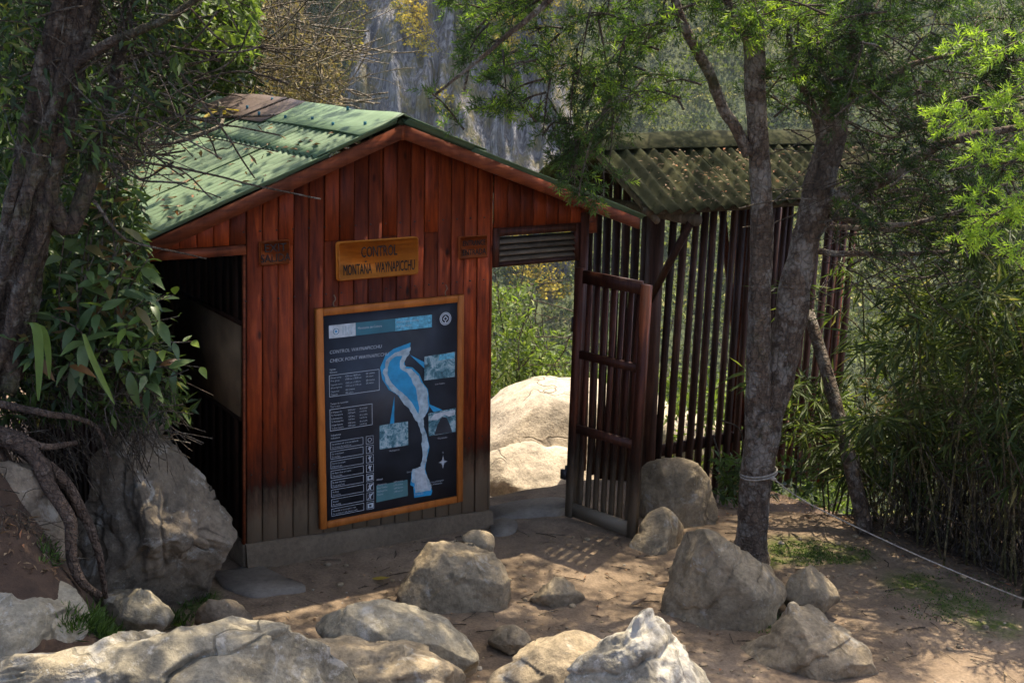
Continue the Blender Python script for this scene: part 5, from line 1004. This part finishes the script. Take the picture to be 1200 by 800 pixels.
for k, (px, py, h) in enumerate(((965, 588, 1.2), (990, 600, .95), (1035, 612, 1.15), (1060, 625, 1.7), (1085, 632, 2.2), (1105, 645, 2.1), (1130, 652, 2.2), (1150, 662, 2.3), (1175, 668, 2.2), (1195, 680, 2.3), (1220, 690, 2.2), (1245, 700, 2.3))): bamboo(BL[k], px, py, h, 200+k, 4, .6)
for k, (px, py, h) in enumerate(((1080, 622, 2.5), (1120, 630, 2.6), (1150, 640, 2.6), (1185, 650, 2.7), (1215, 660, 2.7), (1140, 625, 2.3), (1250, 680, 2.7), (1100, 620, 2.4))): bamboo('tall bamboo plant rising at the back of the row beside the roped path', px, py, h, 300+k, 3, .5, 'taller bamboo plants behind the row', .7)
# dead bamboo tangle in front
wmb = MB(); o_ = T(1110, 640); 
for k in range(420):
    q = RNG.uniform(0, 1); a = T(1010+210*q, 612+82*q)+np.array([RNG.uniform(0, .5), RNG.uniform(-.02, .5), 0]); a[2] = hz(a[0], a[1]); l = RNG.uniform(.2, 1.15); an = RNG.normal(1.5, .35); b_ = a+np.array([l*math.cos(an), RNG.normal(0, .12), l*math.sin(an)])
    wmb.tube(spline([a-o_, (a+b_)/2-o_+RNG.normal(0, .04, 3), b_-o_], 6), RNG.uniform(.002, .0055), 4, .5, False)
tag(wmb.build('dead_stems', M['twig'], None, False, o_), 'tangle of dry brown stems at the foot of the bamboo', 'dead stems', None, 'stuff')
lmb = MB(); n = 4600; q = RNG.uniform(0, 1, n); P = np.array([T(1010+210*a, 608+80*a) for a in np.linspace(0, 1, 60)])[(q*59).astype(int)]+np.stack([RNG.uniform(0, .7, n), RNG.uniform(0, .6, n), RNG.uniform(0, 1.1, n)], 1)
P[:, 2] += height(P[:, 0], P[:, 1])-height(P[:, 0]-.2, P[:, 1]-.2); lmb.leaves(P-o_, RNG.normal(size=(n, 3))+np.array([0, -.2, -.8]), runit(n), RNG.uniform(.08, .18, n), RNG.uniform(.009, .016, n), RNG.uniform(0, .8, n)); tag(lmb.build('dry_bamboo_leaves', M['dry'], None, False, o_), 'withered straw coloured bamboo leaves hanging among the stems', 'dead leaves', None, 'stuff')

# ================================================================== SMALL THINGS
# fallen branch on the hut roof
def RP(s, v, dz=0): return W(s, v, rake(s)+.085+TILT*v+dz)
fbr = thing('fallen_branch', 'crooked dead branch with an olive leaf tuft lying on the green roof', 'branch', RP(.1, 1.9)); o_ = np.array(fbr.location)
mb = MB(); mb.tube(wob(spline([RP(-.55, 1.75, .03), RP(-.2, 1.85, .05), RP(.2, 1.75, .05), RP(.5, 1.7, .04), RP(.62, 1.95, .06), RP(.66, 2.1, .13)], 30)-o_, .015, 4), np.linspace(.011, .015, 30), 7); mb.build('stem', M['twig_pale'], fbr, True)
tip = RP(.64, 2.05, .08)-o_
for k in range(7):
    a = k*.9; o = link('leaf', LM[3] if k % 3 else leafmesh('leaf', .2, .05, M['leaf_y'], .3), fbr); o.location = tip; o.rotation_euler = (RNG.uniform(-.3, .7), 0, a); o.scale = (1.2,)*3
tw = MB()
for k in range(46):
    a = RNG.uniform(0, 6.28); c0 = RP(-.22+RNG.normal(0, .06), 1.65+RNG.normal(0, .06), .04); l = RNG.uniform(.25, .75); e = RP(-.22+l*math.cos(a)*.8, 1.65+l*math.sin(a), .05+RNG.uniform(.0, .25)); tw.tube(wob(spline([c0-o_, (c0+e)/2-o_+[0, 0, RNG.uniform(.0, .1)], e-o_], 9), .025, 4, k), RNG.uniform(.002, .0045), 4, .5, False)
stuff(tw.build('twigs', M['twig'], fbr))
# dry leaves on the roof
k = 520; sv_ = RNG.uniform(EL_S, .75, k); vv0 = RNG.uniform(-.1, 2.9, k); keep = RNG.random(k) < (1.1-.9*(sv_-EL_S)/1.5); sv_, vv0 = sv_[keep], vv0[keep]; k = len(sv_)
P = np.array([RP(a, b, .0) for a, b in zip(sv_, vv0)])-P0; lmb = MB(); lmb.leaves(P, RNG.normal(size=(k, 3))*np.array([1, 1, .25]), np.tile([-.3, 0, 1.], (k, 1))+runit(k)*.4, RNG.uniform(.03, .10, k), RNG.uniform(.010, .03, k), RNG.uniform(.1, 1, k))
tag(lmb.build('roof_leaf_litter', M['litter'], None, False, P0), 'dry brown leaves scattered over the green roof', 'leaf litter', None, 'stuff')
wmb = MB(); o_ = RP(-.5, 2.2)
for q in range(230):
    a = RP(RNG.uniform(EL_S-.15, -.35), RNG.uniform(.9, 2.95), RNG.uniform(.0, .10)); an = RNG.uniform(0, 6.28); l = RNG.uniform(.15, .5); b_ = a+np.array([l*math.cos(an), l*math.sin(an)*.8, RNG.uniform(-.05, .1)]); wmb.tube([a-o_, (a+b_)/2-o_+RNG.normal(0, .02, 3), b_-o_], RNG.uniform(.0015, .004), 3, .5, False)
tag(wmb.build('straw_pile', M['twig_pale'], None, False, o_), 'pile of straw and twigs caught on the roof edge', 'straw', None, 'stuff')
# ground litter
P = []
for q in range(1700):
    r = RNG.random()
    if r < .25: p = T(RNG.uniform(-20, 130), RNG.uniform(470, 690))
    elif r < .60: a = RNG.uniform(0, 1); p = T(930+280*a, 585+112*a)+np.array([RNG.normal(0, .12), RNG.normal(.12, .12), 0])
    elif r < .8: p = T(RNG.uniform(300, 1190), RNG.uniform(640, 795))
    else: p = T(RNG.uniform(740, 960), RNG.uniform(585, 612))
    P.append((p[0], p[1], hz(p[0], p[1])+.006))
P = np.array(P); k = len(P); lmb = MB(); lmb.leaves(P, RNG.normal(size=(k, 3))*np.array([1, 1, .2]), np.tile([0, 0, 1.], (k, 1))+runit(k)*.35, RNG.uniform(.012, .06, k), RNG.uniform(.005, .018, k), RNG.uniform(0, 1, k)); tag(lmb.build('leaf_litter', M['litter']), 'brown fallen leaves scattered on the earth path', 'leaf litter', None, 'stuff')
def gleaf(label, px, py, m, ln=.10):
    p = T(px, py); o = link('fallen_leaf', leafmesh('fallen_leaf', ln, ln*.35, m, -.25), None, (p[0], p[1], hz(p[0], p[1])+.014)); o.rotation_euler = (RNG.uniform(-.1, .1), .15, RNG.uniform(-1.9, -1.1)); tag(o, label, 'leaf')
M['leaf_d'] = bigleaf('dead_leaf', (.05, .03, .018), (.08, .05, .03))
gleaf('single yellow leaf on the earth in front of the hut plinth', 436, 678, M['leaf_y'], .12); gleaf('curled dark leaf beside the white lichen rock', 738, 712, M['leaf_d'], .12); gleaf('dark dead leaf lying below the small pale stone', 640, 707, M['leaf_d'], .09); gleaf('dark leaf lying at the side of the large tan boulder', 770, 685, M['leaf_d'], .10)
wmb = MB()
for q in range(170):
    p = T(RNG.uniform(300, 1190), RNG.uniform(620, 795)); z = hz(p[0], p[1])+.006; an = RNG.uniform(0, 6.28); l = RNG.uniform(.03, .16); wmb.tube([(p[0], p[1], z), (p[0]+l*.5*math.cos(an)+RNG.normal(0, .008), p[1]+l*.5*math.sin(an), z+.004), (p[0]+l*math.cos(an), p[1]+l*math.sin(an), z+.002)], RNG.uniform(.0015, .0035), 4, .5, False)
tag(wmb.build('fallen_twigs', M['twig']), 'thin dry twigs scattered on the earth path', 'twigs', None, 'stuff')
# pebbles
_, fc = ico(2); dv, _ = ico(2); mb = MB()
for q in range(480):
    p = T(RNG.uniform(300, 1190), RNG.uniform(625, 798)); r = RNG.uniform(.004, .011) if q % 8 else RNG.uniform(.012, .024); mb.add(dv*np.array([1, 1, .6])*r*(1+.25*fbm(dv*2+q, 2, q)[:, None])+np.array([p[0], p[1], hz(p[0], p[1])+r*.2]), fc)
tag(mb.build('pebbles', M['rock'], None, True), 'small pebbles strewn over the earth path', 'pebbles', None, 'stuff')
# grass tuft and weeds
def tuft(label, pxs, n, ln, m, name='grass_tuft', kind='stuff'):
    rr_, aa_ = RNG.uniform(0, 1, n)**.65, RNG.uniform(0, 6.283, n); cx_, cy_ = np.mean(pxs[0]), np.mean(pxs[1]); wx_, wy_ = (pxs[0][1]-pxs[0][0])*.6, (pxs[1][1]-pxs[1][0])*.6
    P = np.array([T(cx_+wx_*r_*math.cos(t_), cy_+wy_*r_*math.sin(t_)) for r_, t_ in zip(rr_, aa_)]); P = P[fbm(P*7, 3, 12) > -.12]; n = len(P); P[:, 2] = height(P[:, 0], P[:, 1]); o = P.mean(0); mb = MB(); mb.leaves(P-o, RNG.normal(0, .55, (n, 3))+np.array([0, 0, .8]), runit(n)+np.array([0, -1, .3]), ln*RNG.uniform(.5, 1.3, n), .007, RNG.uniform(0, 1, n)); tag(mb.build(name, m, None, False, o), label, 'grass', None, kind)
tuft('tuft of short green grass beside the low oval stone', ((84, 215), (722, 762)), 3000, .075, M['grass']); tuft('wisps of grass at the foot of the mossy stone', ((215, 250), (690, 730)), 260, .05, M['grass']); tuft('sparse grass between the tan boulder and the low slab', ((880, 925), (715, 745)), 160, .03, M['grass']); tuft('short moss blades on the damp ground behind the forked tree', ((900, 1010), (636, 662)), 1700, .015, M['grass'], 'moss_patch'); tuft('short moss blades on the ground beside the rope', ((1050, 1180), (672, 725)), 1200, .014, M['grass'], 'moss_patch')
tuft('wisp of grass beside the dark bank rock', ((45, 72), (640, 668)), 160, .05, M['grass'])

# ------------------------------------------------------------------ haze in the valley air
hzb = MB().box(-330, 330, -12, 600, -125, 290); hm = bpy.data.materials.new('valley_haze'); hm.use_nodes = True; nt = hm.node_tree; nt.nodes.remove(nt.nodes['Principled BSDF'])
pv = nt.nodes.new('ShaderNodeVolumePrincipled'); pv.inputs['Density'].default_value = .00009; pv.inputs['Color'].default_value = (.86, .92, 1., 1); nt.links.new(pv.outputs[0], nt.nodes['Material Output'].inputs['Volume'])
tag(hzb.build('haze', hm), 'thin pale haze filling the valley air', 'haze', None, 'stuff')
